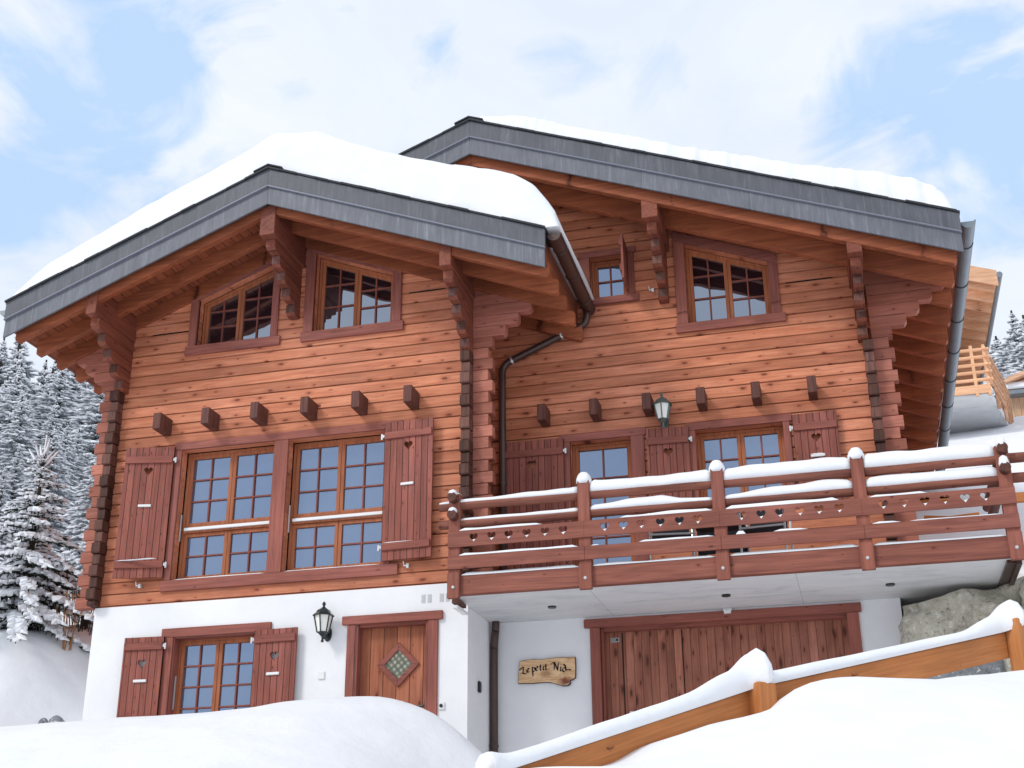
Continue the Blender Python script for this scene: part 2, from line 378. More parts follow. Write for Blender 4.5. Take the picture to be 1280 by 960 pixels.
# ------------------------------------------------------------------ ground (snow), with a step down to the drive at the boulder wall
CP = np.array([
 (4.3, -14, -2.4), (0, -14, -2.4), (9, -14, -2.3), (-6, -12, -1.6), (-12, -10, -.6), (14, -10, -1.2), (4, -11, -1.5), (0, -9.5, -1.0), (-4, -8.5, -.6),
 (7, -10, -1.3), (9, -7, -.2), (14, -4, 1.1), (5.2, -8.4, -.75), (3.4, -8.6, -.7), (1.2, -7.8, -.55),
 # near bank beside the fence
 (2.1, -7.35, -.1), (2.52, -7.4, -.02), (2.75, -7.1, .03), (2.97, -6.75, .09), (3.04, -6.45, .21), (3.19, -6.22, .27), (3.34, -6.04, .33), (3.56, -5.74, .38), (3.68, -5.64, .42), (3.80, -5.56, .54), (3.93, -5.45, .65),
 (4.15, -5.16, .71), (4.34, -4.96, .70), (4.67, -4.60, .76), (5.02, -4.22, .84), (5.53, -3.70, .94), (6.3, -3.0, 1.10), (7.5, -2.0, 1.35),
 (4.9, -6.3, .28), (6.0, -5.2, .55), (7.5, -4.6, .7),
 # drive behind the fence, hidden
 (2.0, -5.6, -.35), (2.5, -5.0, -.2), (3.1, -3.8, 0), (4.4, -2.6, .2), (5.6, -1.3, .5), (2.0, -2.6, 0), (3.5, -.6, .25), (2.0, .4, .25), (4.6, .6, .3), (3.6, 1.0, .3), (1.0, .9, .25),
 # bank in front of the front door
 (.79, -2.2, .70), (.47, -2.2, 1.0), (.15, -2.2, 1.18), (-.19, -2.2, 1.26), (-.6, -2.2, 1.25), (-1.02, -2.2, 1.20), (-2.15, -2.2, 1.18), (-3.06, -2.2, 1.17), (-3.9, -2.2, 1.14), (-4.46, -2.2, 1.10), (-5.6, -2.6, 1.15),
 (.2, -1.2, .8), (-1, -1.0, .9), (-3, -1.0, .95), (-1, 0.2, .7), (-3, .2, .8), (.9, -1.2, .3), (1.1, -2.9, .1),
 (-.2, -3.6, .72), (-1.8, -3.8, .80), (-3.6, -3.8, .78), (-5.2, -4.2, .75), (.9, -4.2, .10), (1.4, -5.6, -.25), (-.4, -5.4, .12), (-2.6, -5.8, .1), (-5, -6.2, .1), (-9, -5.5, .8),
 # left of the house
 (-4.9, -1.2, 1.0), (-4.95, -.4, .95), (-4.7, -.1, .9), (-5.5, -.5, 1.45), (-5.2, .3, 1.75), (-5.3, 1.0, 2.4), (-5.6, .9, 2.8), (-6.1, 1.6, 3.12), (-6.5, 1.5, 3.0), (-6.2, .6, 2.84), (-6.05, .0, 2.60), (-7.0, .4, 2.85), (-6.86, 1.3, 3.02), (-7.2, 1.1, 3.1), (-8.2, 1.1, 3.2), (-6.2, -.6, 1.95), (-6.0, -1.5, 1.35), (-7.6, -1.3, 1.75), (-9.5, -1.6, 2.2),
 (-6.5, 3.2, 3.7), (-9, 4, 4.3), (-6, 7, 5.0), (-12, 8, 6.2), (-3, 4, 3.6), (2, 6, 4.8), (5, 8, 5.8), (-8, 14, 8.5), (-16, 14, 10.0), (0, 16, 9.0), (8, 14, 8.6), (-14, -4, 3),
 (-20, 4, 8.5), (20, 2, 4.5)], float)
def tps_fit(P, lam=.0008):
    n = len(P); d = np.linalg.norm(P[:, None, :2] - P[None, :, :2], axis=2)
    K = np.where(d > 0, d * d * np.log(d + 1e-12), 0) + lam * np.eye(n)
    A = np.zeros((n + 3, n + 3)); A[:n, :n] = K; A[:n, n] = 1; A[:n, n + 1:] = P[:, :2]; A[n, :n] = 1; A[n + 1:, :n] = P[:, :2].T
    b = np.zeros(n + 3); b[:n] = P[:, 2]; return np.linalg.solve(A, b)
Wt = tps_fit(CP)
def tps(X, Y):
    X = np.atleast_1d(X).astype(float); Y = np.atleast_1d(Y).astype(float)
    d2 = (X[:, None] - CP[None, :, 0]) ** 2 + (Y[:, None] - CP[None, :, 1]) ** 2
    return (np.where(d2 > 0, .5 * d2 * np.log(d2 + 1e-12), 0)) @ Wt[:-3] + Wt[-3] + Wt[-2] * X + Wt[-1] * Y
def sstep(a, b, x): t = np.clip((x - a) / (b - a), 0, 1); return t * t * (3 - 2 * t)
def hill(X, Y):
    z = 2.80 + .445 * (Y - 1.0) + .05 * (X - 6)
    z = z - np.maximum(0, Y - 20) * .295
    z = z - np.maximum(0, Y - 60) * .13
    return z
def ground(X, Y):
    X = np.atleast_1d(X).astype(float); Y = np.atleast_1d(Y).astype(float)
    near = tps(np.clip(X, -18, 20), np.clip(Y, -14, 16)) - .10 * np.maximum(0, -14 - Y)
    far = hill(X, Y)
    k = sstep(9, 15, Y)
    z = near * (1 - k) + far * k
    # terrace on the right, behind the boulders
    yc = 1.75 - 1.55 * sstep(5.95, 6.35, X) - .6 * sstep(6.8, 10, X)
    kr = sstep(4.9, 4.98, X) * sstep(yc - .06, yc + .14, Y)
    terr = np.where(Y < 14, hill(X, Y) - .12 * sstep(2, 0, Y), far)
    z = z * (1 - kr) + terr * kr
    z = z + (sstep(40, 90, np.abs(X)) * 10)
    return z
def axis_grid(segs):
    out = []
    for a, b, n in segs: out += list(np.linspace(a, b, n, endpoint=False))
    return np.array(out + [segs[-1][1]])
gx = axis_grid([(-160, -30, 20), (-30, -9, 30), (-9, 8, 170), (8, 20, 40), (20, 160, 20)])
gy = axis_grid([(-60, -15, 12), (-15, -9, 24), (-9, 2.2, 150), (2.2, 20, 70), (20, 160, 50)])
GX, GY = np.meshgrid(gx, gy)
Z = ground(GX.ravel(), GY.ravel())
for i, (x, y) in enumerate(zip(GX.ravel(), GY.ravel())):
    Z[i] += .045 * mn.noise(Vector((x * .7, y * .7, 0))) + .012 * mn.noise(Vector((x * 2.3, y * 2.3, 4)))
nx, ny = len(gx), len(gy)
g = MB(); g.v = [(float(x), float(y), float(z)) for x, y, z in zip(GX.ravel(), GY.ravel(), Z)]
g.f = [(j * nx + i, j * nx + i + 1, (j + 1) * nx + i + 1, (j + 1) * nx + i) for j in range(ny - 1) for i in range(nx - 1)]; g.m = [0] * len(g.f)
tag(g.build('snow_ground', M['snow'], smooth=True), kind='structure')

# ------------------------------------------------------------------ the chalet
house = empty('chalet', (0, 0, 0))
tag(house, 'two-gabled chalet of reddish logs on a white plastered base, with shutters and a long balcony', 'house')
PITCH = .393
AX, AZ = -2.40, 8.30       # ridge of the front gable (top of roof)
BX, BZ = 0.0, 9.27         # ridge of the main gable
def roofA(x): return AZ - PITCH * abs(x - AX)
def roofB(x): return BZ - PITCH * abs(x - BX)
WB = 1.05                  # main wall plane

# plastered base
m = MB()
dx0, dx1, dz1 = -1.38, -.48, 2.53
wx0, wx1, wz0, wz1 = -3.77, -2.67, 1.30, 2.48
gx0, gx1, gz1 = 1.34, 4.25, 2.53
def wall_with_holes(m, x0, x1, z0, z1, y, th, holes):
    xs = sorted({x0, x1, *[h[0] for h in holes], *[h[1] for h in holes]}); zs = sorted({z0, z1, *[h[2] for h in holes], *[h[3] for h in holes]})
    for a, b in zip(xs, xs[1:]):
        for c, d in zip(zs, zs[1:]):
            cx, cz = (a + b) / 2, (c + d) / 2
            if any(h[0] < cx < h[1] and h[2] < cz < h[3] for h in holes): continue
            m.add([(a, y, c), (b, y, c), (b, y, d), (a, y, d)], [(0, 1, 2, 3)])
    for h in holes:
        a, b, c, d = h
        m.add([(a, y, c), (a, y + th, c), (a, y + th, d), (a, y, d)], [(0, 1, 2, 3)]); m.add([(b, y, c), (b, y + th, c), (b, y + th, d), (b, y, d)], [(3, 2, 1, 0)])
        m.add([(a, y, d), (a, y + th, d), (b, y + th, d), (b, y, d)], [(0, 1, 2, 3)]); m.add([(a, y, c), (b, y, c), (b, y + th, c), (a, y + th, c)], [(0, 1, 2, 3)])
wall_with_holes(m, -4.92, 0, -.5, 2.915, 0, .3, [(wx0, wx1, wz0, wz1), (dx0, dx1, .3, dz1)])
m.add([(0, 0, -.5), (0, 1.0, -.5), (0, 1.0, 2.915), (0, 0, 2.915)], [(0, 1, 2, 3)])
m.add([(-4.92, 0, -.5), (-4.92, 9, -.5), (-4.92, 9, 2.915), (-4.92, 0, 2.915)], [(3, 2, 1, 0)])
wall_with_holes(m, 0, 4.86, -.5, 2.74, 1.0, .3, [(gx0, gx1, .3, gz1)])
m.add([(4.86, 1.0, -.5), (4.86, 9, -.5), (4.86, 9, 2.9), (4.86, 1.0, 2.9)], [(0, 1, 2, 3)])
m.build('plaster_base', M['plaster'], house)
# dark rooms behind the glass
m = MB(); m.prism_y([(-4.7, -.4), (-.2, -.4), (-.2, 6.9), (AX, 7.75), (-4.7, 6.85)], .36, .38); m.prism_y([(.2, -.4), (4.7, -.4), (4.7, 6.9), (.2, 8.6)], 1.46, 1.48); m.build('room_shell', M['dark'], house)

# openings: x0,x1,z0,zleft_top,zright_top
attL = (-3.85, -2.76, 6.41, 7.10, 7.51); attR = (-2.16, -1.05, 6.41, 7.57, 7.13)
big1 = (-3.89, -2.59, 3.20, 4.925, 4.925); big2 = (-2.39, -1.08, 3.20, 4.92, 4.92)
bsm = (1.375, 1.88, 6.91, 7.525, 7.525); batt = (2.655, 3.725, 6.385, 7.56, 7.14)
bdoor = (1.04, 1.83, 2.80, 4.91, 4.91); bwin = (2.65, 3.73, 3.88, 4.905, 4.905)
def log_wall(name, x0, x1, y, ztop, holes, zstart, inner=.12):
    m = MB()
    k0 = int(round((zstart - CZ) / CO)) if zstart > CZ else int(math.floor((zstart - CZ) / CO))
    zt = max(ztop(x0 + (x1 - x0) * t / 60) for t in range(61))
    k = k0
    while CZ + k * CO < zt:
        za, zb = CZ + k * CO, CZ + (k + 1) * CO
        cuts = {za, za + .010, za + .018, zb - .010, zb}
        for h in holes:
            for v in (h[2], h[3], h[4]):
                if za < v < zb: cuts.add(v)
        lo, hi = za + .018, zb - .010
        if any(h[3] != h[4] for h in holes) or True:
            for q in range(1, 4): cuts.add(lo + (hi - lo) * q / 4)
        cuts = sorted(cuts)
        for a, b in zip(cuts, cuts[1:]):
            if a < zstart - 1e-6: continue
            mid = (a + b) / 2
            def dep(z):
                if z <= za + .0101: return .024
                if z <= za + .018: return .024 * (1 - (z - za - .010) / .008)
                if z >= zb - .010: return .005 * (z - zb + .010) / .010
                return 0
            ya, yb = y + dep(a + 1e-6), y + dep(b - 1e-6)
            # x range under the roof
            lim0, lim1 = x0, x1
            xs = [x0 + (x1 - x0) * t / 400 for t in range(401) if ztop(x0 + (x1 - x0) * t / 400) > mid]
            if not xs: continue
            lim0, lim1 = xs[0], xs[-1]
            iv = [(lim0, lim1)]
            for h in holes:
                if mid < h[2] : continue
                hx0, hx1 = h[0], h[1]
                zl, zr = h[3], h[4]
                if mid >= max(zl, zr): continue
                if mid > min(zl, zr):
                    xt = hx0 + (hx1 - hx0) * (mid - zl) / (zr - zl)
                    if zl < zr: hx0 = xt
                    else: hx1 = xt
                new = []
                for p, q in iv:
                    if hx1 <= p or hx0 >= q: new.append((p, q)); continue
                    if hx0 > p: new.append((p, hx0))
                    if hx1 < q: new.append((hx1, q))
                iv = new
            for p, q in iv:
                m.add([(p, ya, a), (q, ya, a), (q, yb, b), (p, yb, b)], [(0, 1, 2, 3)])
        k += 1
    # reveals
    for h in holes:
        a, b, c, zl, zr = h; Y0, Y1 = y + .002, y + inner
        m.add([(a, Y0, c), (a, Y1, c), (a, Y1, zl), (a, Y0, zl)], [(0, 1, 2, 3)]); m.add([(b, Y0, c), (b, Y1, c), (b, Y1, zr), (b, Y0, zr)], [(0, 1, 2, 3)])
        m.add([(a, Y0, zl), (a, Y1, zl), (b, Y1, zr), (b, Y0, zr)], [(0, 1, 2, 3)]); m.add([(a, Y0, c), (a, Y1, c), (b, Y1, c), (b, Y0, c)], [(0, 1, 2, 3)])
    return m.build(name, M['log'], house)
log_wall('log_wall', -4.92, 0, 0, lambda x: roofA(x) - .40, [attL, attR, big1, big2], 2.90)
log_wall('log_wall', 0, 4.86, WB, lambda x: roofB(x) - .40, [bsm, batt, bdoor, bwin], 2.74)
# upper main gable left of the front wing (mostly under snow) and the side walls
m = MB(); m.prism_y([(-4.9, 6.0), (0, 6.0), (0, roofB(0) - .45), (-4.9, roofB(-4.9) - .45)], WB, WB + .1); m.build('log_wall', M['log'], house)
m = MB(); m.box(-.06, -.002, .01, WB, 2.9, 7.0); m.build('side_wall', M['side_log'], house)
m = MB(); m.box(4.79, 4.858, WB + .01, 9, 2.9, 7.0); m.build('side_wall', M['side_log'], house)
m = MB(); m.box(-4.92, -4.86, .01, 9, 2.9, 6.95); m.build('side_wall', M['side_log'], house)
m = MB(); m.prism_y([(-4.9, 2.9), (4.85, 2.9), (4.85, 7.0), (0, 8.8), (-4.9, 7.0)], 8.9, 9.0); m.build('back_wall', M['log'], house)

# log ends: front logs run on past the corner, side logs stick out in front of it
def log_ends(side, xc, y, zstart, topsteps):
    m = MB(); m2 = MB(); sg = side
    k = 0
    while CZ + k * CO < topsteps[0][1] - .03:
        za, zb = CZ + k * CO, CZ + (k + 1) * CO
        if zb > zstart:
            e = .245 if k % 2 else .30
            e += rng.uniform(-.004, .004)
            a, b = sorted((xc + sg * .045, xc + sg * e)); m.box(a, b, y + .0 + rng.uniform(0, .003), y + .13, max(za, zstart) + .004, zb - .003)
        k += 1
    for e, zt in topsteps:      # corbel: bottom z of each longer log
        a, b = sorted((xc + sg * .045, xc + sg * e)); sl = .035
        m.prism_y([(xc + sg * .045, zt + .004), (xc + sg * (e - sl), zt + .004), (xc + sg * e, zt + sl + .01), (xc + sg * e, zt + CO - .002), (xc + sg * .045, zt + CO - .002)], y + .001, y + .13)
    m.build('log_ends', M['log_end'], house, bevel=.004)
    k = 0
    while CZ + (k + .5) * CO < 5.86:
        za, zb = CZ + (k - .5) * CO, CZ + (k + .5) * CO
        if zb > zstart:
            o = .17 if k % 2 else .135; w = .062 if k % 2 else .055
            c = xc - sg * .01
            m2.prism_x([(y + .02, max(za, zstart) + .004), (y - o + .012, max(za, zstart) + .004), (y - o, max(za, zstart) + .02), (y - o, zb - .006), (y + .02, zb - .006)], c - w, c + w)
        k += 1
    m2.build('log_ends', M['end_grain'], house, bevel=.004)
log_ends(1, 0, 0, 2.92, [(.30 + .17 * (i + 1), 6.04 + i * CO) for i in range(4)])
log_ends(-1, -4.92, 0, 2.92, [(.29 + .15 * (i + 1), 6.04 + i * CO) for i in range(4)])
log_ends(1, 4.86, WB, 2.80, [(.32 + .17 * (i + 1), 6.04 + i * CO) for i in range(4)])
m = MB(); m.prism_y([(.03, 6.60), (1.05, 6.60), (1.05, 6.44 + .2), (.03, roofA(.03) - .40)], .02, .12); m.build('log_ends', M['log_end'], house)
m = MB(); m.prism_y([(4.89, 6.60), (5.9, 6.60), (4.89, roofB(4.89) - .40)], WB + .02, WB + .12); m.build('log_ends', M['log_end'], house)
m = MB(); m.prism_y([(-4.95, 6.60), (-5.9, 6.60), (-4.95, roofA(-4.95) - .40)], .02, .12); m.build('log_ends', M['log_end'], house)

# purlins with stepped corbels
def purlin(xc, yw, zb, ztop, w=.205, steps=5, yback=None):
    y0 = yw - 1.0
    m = MB(); m.box(xc - w / 2, xc + w / 2, y0, yback or yw + .1, zb, ztop)
    p = m.build('purlin', M['beam'], house, bevel=.006)
    for i in range(steps):
        a = yw - .87 + .175 * i; zt = zb - i * .152; z0 = zt - .150; ww = .062
        c = MB(); c.prism_x([(a, zt - .003), (a, z0 + .035), (a + .045, z0 + .001), (yw + .05, z0 + .001), (yw + .05, zt - .003)], xc - ww + .012 * (i % 2), xc + ww)
        c.build('corbel', M['beam'], p, bevel=.004)
        e = MB(); e.box(xc - ww + .012 * (i % 2) + .001, xc + ww - .001, a - .004, a + .004, z0 + .036, zt - .006); e.build('corbel_end', M['end_grain'] if i else M['beam'], p)
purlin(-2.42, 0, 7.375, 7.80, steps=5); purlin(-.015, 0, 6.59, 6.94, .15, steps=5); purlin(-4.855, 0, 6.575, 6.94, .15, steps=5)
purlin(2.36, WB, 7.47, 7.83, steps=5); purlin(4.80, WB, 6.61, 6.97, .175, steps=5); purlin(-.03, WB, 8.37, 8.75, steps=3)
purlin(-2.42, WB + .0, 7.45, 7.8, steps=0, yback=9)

# roof: boards, zinc fascia in two bands, slates, rafters
roof = MB()
def slab(m, xr, zr, x0, x1, y0, y1, t0, t1, mi=0):
    for a, b in ((x0, xr), (xr, x1)):
        if b <= a: continue
        f = lambda x: zr - PITCH * abs(x - xr)
        pts = [(a, f(a) - t1), (b, f(b) - t1), (b, f(b) - t0), (a, f(a) - t0)]
        m.prism_y(pts, y0, y1, mi)
YA, YB = -1.06, -.03
slab(roof, AX, AZ, -6.03, 1.19, YA + .03, WB, .03, .40); slab(roof, BX, BZ, -6.03, 5.98, YB + .03, 9.6, .03, .401)
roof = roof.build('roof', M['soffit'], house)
def fascia(xr, zr, x0, x1, y, clipx=None):
    m = MB()
    slab(m, xr, zr, x0, x1, y, y + .03, .27, .525); f1 = m
    m.build('fascia', M['zinc'], roof, bevel=.003)
    m = MB(); slab(m, xr, zr, x0 - .01, x1 + .01, y - .022, y + .028, .02, .268); m.build('fascia', M['zinc_shaded'], roof, bevel=.003)
    m = MB(); slab(m, xr, zr, x0 - .01, x1 + .01, y - .034, y + .01, .258, .280); m.build('fascia_bead', M['bead'], roof, bevel=.006)
    m = MB()
    # slates along the edge, slightly ragged
    x = x0 - .02
    while x < x1 + .02:
        w = rng.uniform(.16, .26); b = min(x + w, x1 + .02)
        if x < xr < b: b = xr
        lift = rng.uniform(0, .008); f = lambda q: zr - PITCH * abs(q - xr)
        m.prism_y([(x, f(x) - .02 + lift), (b, f(b) - .02 + lift * .3), (b, f(b) + .004 + lift), (x, f(x) + .004 + lift)], y - .045 + rng.uniform(-.012, .008), y + .5)
        x = b + .001
    m.prism_y([(xr - .2, zr - .055), (xr, zr + .022), (xr + .2, zr - .055), (xr + .2, zr - .038), (xr, zr + .040), (xr - .2, zr - .038)], y - .06, y + .6)
    m.build('slates', M['slate'], roof)
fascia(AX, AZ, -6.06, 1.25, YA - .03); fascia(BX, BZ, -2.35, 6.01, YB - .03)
def rafter(xr, zr, x0, x1, y, w=.09, t0=.40, t1=.60, skip=None):
    f = lambda x: zr - PITCH * abs(x - xr)
    m = MB()
    sx = 1 if x1 > xr else -1; e = x1
    m.prism_y([(x0, f(x0) - t1), (e - sx * .03, f(e) - t1 + .006), (e, f(e) - t1 + .035), (e, f(e) - t0), (x0, f(x0) - t0)], y, y + w)
    m.build('rafter', M['rafter'], roof, bevel=.004)
k = 0
for i in range(5):
    y = -.98 + .47 * i
    if i < 5: rafter(AX, AZ, AX, 1.27, y)
for i in range(20):
    y = -.98 + .47 * i; rafter(AX, AZ, AX, -5.95, y) if i < 6 else None
    if i >= 6 and y < 9.3: rafter(BX, BZ, BX, -5.95, y)
for i in range(16):
    y = .04 + .585 * i; rafter(BX, BZ, BX, 5.93, y, .10, .40, .65)
for i in range(3): rafter(BX, BZ, BX, -4.5, .04 + .585 * i)

# gutters and pipes
def gutter(name, x, z, y0, y1, mat, drop=0, r=.075, brackets=0):
    m = MB(); n = 10; ys = np.linspace(y0, y1, 8); vs = []; fs = []
    for y in ys:
        zz = z - drop * (y - y0) / (y1 - y0)
        for rr in (r, r - .006):
            for k in range(n + 1):
                a = math.pi + math.pi * k / n; vs.append((x + rr * math.cos(a), y, zz + rr * math.sin(a)))
    q = 2 * (n + 1)
    for i in range(len(ys) - 1):
        for k in range(n):
            fs.append((i * q + k, i * q + k + 1, (i + 1) * q + k + 1, (i + 1) * q + k)); fs.append((i * q + n + 1 + k, (i + 1) * q + n + 1 + k, (i + 1) * q + n + 2 + k, i * q + n + 2 + k))
        for k in (0, n): fs.append((i * q + k, (i + 1) * q + k, (i + 1) * q + n + 1 + k, i * q + n + 1 + k))
    m.add(vs, fs); m.tube([(x + r, y0, z + .004), (x + r, y1, z + .004 - drop)], .011, 6)
    for yy, zz in ((y0, z), (y1, z - drop)):
        m.add([(x + r * math.cos(math.pi + math.pi * k / n), yy, zz + r * math.sin(math.pi + math.pi * k / n)) for k in range(n + 1)], [tuple(range(n + 1))])
    g = m.build(name, mat, house, smooth=False)
    for b in range(brackets):
        y = y0 + (y1 - y0) * (b + .5) / brackets; zz = z - drop * (y - y0) / (y1 - y0)
        c = MB(); c.tube([(x + (r + .006) * math.cos(a), y, zz + (r + .006) * math.sin(a)) for a in [math.pi + math.pi * k / 10 for k in range(11)]], .006, 6); c.build('gutter_bracket', M['iron'] if mat != M['copper'] else M['copper'], g)
    return g
gutter('gutter', 1.35, 6.80, -1.02, WB - .02, M['copper'], .06, .082, 3)
gutter('gutter', 6.11, 6.80, .0, 9.5, M['grey_gutter'], .14, .082, 9)
gutter('gutter', -6.15, 6.78, -1.02, 9.4, M['grey_gutter'], .10, .078, 4)
m = MB()
def bend(pts, r=.05, n=5):
    out = [Vector(pts[0])]
    for a, b, c in zip(pts, pts[1:], pts[2:]):
        a, b, c = Vector(a), Vector(b), Vector(c); d1 = (a - b).normalized(); d2 = (c - b).normalized(); q = .12
        for i in range(n + 1):
            t = i / n; p = (b + d1 * q) * (1 - t) ** 2 + b * 2 * t * (1 - t) + (b + d2 * q) * t * t; out.append(p)
    out.append(Vector(pts[-1])); return out
m.tube(bend([(1.34, .93, 6.68), (1.33, .94, 6.50), (1.12, .95, 6.44), (.165, .95, 6.05), (.165, .95, 5.7), (.165, .95, 2.78)]), .048, 14)
dp = m.build('downpipe', M['copper'], house, smooth=True)
for (x, z, ang) in ((.98, 6.385, 1), (.30, 6.105, 1), (.165, 4.4, 0), (.165, 5.80, 0)):
    c = MB(); d = Vector((.925, 0, .38)) * .014 if ang else Vector((0, 0, .014)); p = Vector((x, .95, z)); c.tube([p - d, p + d], .0535, 14)
    c.build('pipe_clip', M['steel'] if ang else M['copper'], dp, smooth=False)
m = MB(); m.tube(bend([(.085, .90, 2.63), (.085, .90, 2.56), (.06, .92, 2.40), (.055, .92, 2.2), (.055, .92, -.2)]), .048, 14)
dp = m.build('downpipe', M['copper'], house, smooth=True)
c = MB(); c.tube([(.055, .92, 1.13), (.055, .92, 1.16)], .056, 14); c.tube([(.055, .92, 1.09), (.055, 1.0, 1.09)], .012, 6); c.build('pipe_clip', M['copper'], dp)

# ------------------------------------------------------------------ windows
def sash(m, gl, mu, x0, x1, z0, zl, zr, y, cols, rows, fw=.045, rows_z=None, mt=.02):
    """frame m, glass gl, bars mu. top edge may slope from zl to zr"""
    top = lambda x: zl + (zr - zl) * (x - x0) / (x1 - x0)
    Y0, Y1 = y, y + .05
    m.prism_y([(x0, z0), (x0 + fw, z0), (x0 + fw, top(x0 + fw)), (x0, zl)], Y0, Y1); m.prism_y([(x1 - fw, z0), (x1, z0), (x1, zr), (x1 - fw, top(x1 - fw))], Y0, Y1)
    m.box(x0 + fw, x1 - fw, Y0, Y1, z0, z0 + fw * 1.1)
    m.prism_y([(x0 + fw, top(x0 + fw) - fw), (x1 - fw, top(x1 - fw) - fw), (x1 - fw, top(x1 - fw)), (x0 + fw, top(x0 + fw))], Y0, Y1)
    gx0, gx1, gz0 = x0 + fw, x1 - fw, z0 + fw * 1.1
    gt = lambda x: top(x) - fw
    gl.add([(gx0, y + .028, gz0), (gx1, y + .028, gz0), (gx1, y + .028, gt(gx1)), (gx0, y + .028, gt(gx0))], [(0, 1, 2, 3)])
    for c in range(1, cols):
        x = gx0 + (gx1 - gx0) * c / cols; mu.prism_y([(x - mt / 2, gz0), (x + mt / 2, gz0), (x + mt / 2, gt(x)), (x - mt / 2, gt(x))], y + .004, y + .040)
    zt = max(gt(gx0), gt(gx1))
    if rows_z is None: rows_z = [gz0 + (zt - gz0) * r / rows for r in range(1, rows)]
    for z in rows_z:
        a, b = gx0, gx1
        if z > min(gt(gx0), gt(gx1)):
            xt = gx0 + (gx1 - gx0) * (z - gt(gx0)) / (gt(gx1) - gt(gx0))
            if gt(gx0) < gt(gx1): a = xt
            else: b = xt
        if b - a > .03: mu.box(a, b, y + .006, y + .038, z - mt / 2, z + mt / 2)
def window(h, y, sashes, casing, glassmat='glass', sill=True, lab=None, deep=.14):
    x0, x1, z0, zl, zr = h
    root = MB()
    fw = .035; Y = y + deep
    top = lambda x: zl + (zr - zl) * (x - x0) / (x1 - x0)
    # outer frame
    root.prism_y([(x0, z0), (x0 + fw, z0), (x0 + fw, top(x0 + fw)), (x0, zl)], Y - .01, Y + .06); root.prism_y([(x1 - fw, z0), (x1, z0), (x1, zr), (x1 - fw, top(x1 - fw))], Y - .01, Y + .06)
    root.box(x0 + fw, x1 - fw, Y - .01, Y + .06, z0, z0 + fw); root.prism_y([(x0 + fw, top(x0 + fw) - fw), (x1 - fw, top(x1 - fw) - fw), (x1 - fw, top(x1 - fw)), (x0 + fw, top(x0 + fw))], Y - .01, Y + .06)
    w = root.build('window', M['frame'], house, bevel=.003)
    if lab: w['label'] = lab
    ix0, ix1 = x0 + fw, x1 - fw
    for (fa, fb, za, zb, cols, rows) in sashes:
        sx0 = ix0 + (ix1 - ix0) * fa + .002; sx1 = ix0 + (ix1 - ix0) * fb - .002
        sl = (top(sx0) - fw) if zb is None else zb; sr = (top(sx1) - fw) if zb is None else zb
        sz0 = z0 + fw if za is None else za
        f, gg, mu = MB(), MB(), MB()
        sash(f, gg, mu, sx0, sx1, sz0, sl, sr, Y, cols, rows)
        f.build('sash', M['frame'], w, bevel=.003); gg.build('pane', M[glassmat], w); mu.build('glazing_bars', M['muntin'], w, bevel=.002)
    if casing:
        cl, cr_, ct, cb, ext, Yc = casing
        m = MB(); yy0, yy1 = y - .03, y + .03
        tt = lambda x: top(x) + ct
        m.prism_y([(x0 - cl, z0 - .001), (x0, z0 - .001), (x0, top(x0)), (x0 - cl, top(x0 - cl))], yy0, yy1, 1); m.prism_y([(x1, z0 - .001), (x1 + cr_, z0 - .001), (x1 + cr_, top(x1 + cr_)), (x1, top(x1))], yy0, yy1, 1)
        e = .0 if zl != zr else .03
        m.prism_y([(x0 - cl - e, top(x0 - cl - e) + .001), (x1 + cr_ + e, top(x1 + cr_ + e) + .001), (x1 + cr_ + e, tt(x1 + cr_ + e)), (x0 - cl - e, tt(x0 - cl - e))], yy0 - .004, yy1)
        if cb: m.box(x0 - cl - .025, x1 + cr_ + ext, yy0 - .012, yy1, z0 - cb, z0 - .003)
        m.build('casing', [M['casing'], M['casing_v']], w, bevel=.004)
    return w
two = lambda c, r: [(0, .5, None, None, c, r), (.5, 1, None, None, c, r)]
window(attL, 0, two(2, 3), (.115, .10, .12, .135, .05, 0), 'attic_glass', lab='gable window with a top sloping up to the right')
window(attR, 0, two(2, 3), (.13, .125, .14, .135, .04, 0), 'attic_glass', lab='gable window with a top sloping down to the right')
window(batt, WB, two(2, 3), (.14, .12, .14, .125, .05, 0), 'attic_glass', lab='gable window of the rear gable, top sloping down to the right')
window(bsm, WB, [(0, 1, None, None, 2, 2)], (.13, .10, .09, .10, .05, 0), 'glass', lab='small square window')
b4 = [(0, .5, 3.93, 4.89, 2, 3), (.5, 1, 3.93, 4.89, 2, 3), (0, .5, 3.235, 3.84, 2, 2), (.5, 1, 3.235, 3.84, 2, 2)]
snow_strips = []
for h in (big1, big2):
    w = window(h, 0, b4, None, 'glass', deep=.16)
    m = MB(); m.box(h[0] + .035, h[1] - .035, .13, .22, 3.842, 3.928); m.build('transom', M['frame'], w, bevel=.003)
    m = MB(); m.box(h[0] + .05, h[1] - .04, .105, .132, 3.868, 3.908); m.build('drip_rail', M['white_plastic'], w, bevel=.004)
    m = MB(); m.box(h[0] + .02, h[0] + .035, .06, .075, 3.72, 4.07); m.build('window_bar', M['steel'], w)
    snow_strips.append((h[0] + .03, h[1] - .03, .0, .10, 3.205, .02))
m = MB(); T, B_ = 4.995, 3.06
m.box(-4.0, -.86, -.034, .03, 4.926, 5.03); m.box(-4.02, -.87, -.042, .03, B_ + .0, 3.197)
m.box(-3.985, -3.893, -.03, .03, 3.199, 4.924, 1); m.box(-2.587, -2.393, -.03, .12, 3.199, 4.924, 1); m.box(-1.077, -.98, -.03, .03, 3.199, 4.924, 1)
m.build('window_surround', [M['casing'], M['casing_v']], house, bevel=.004)
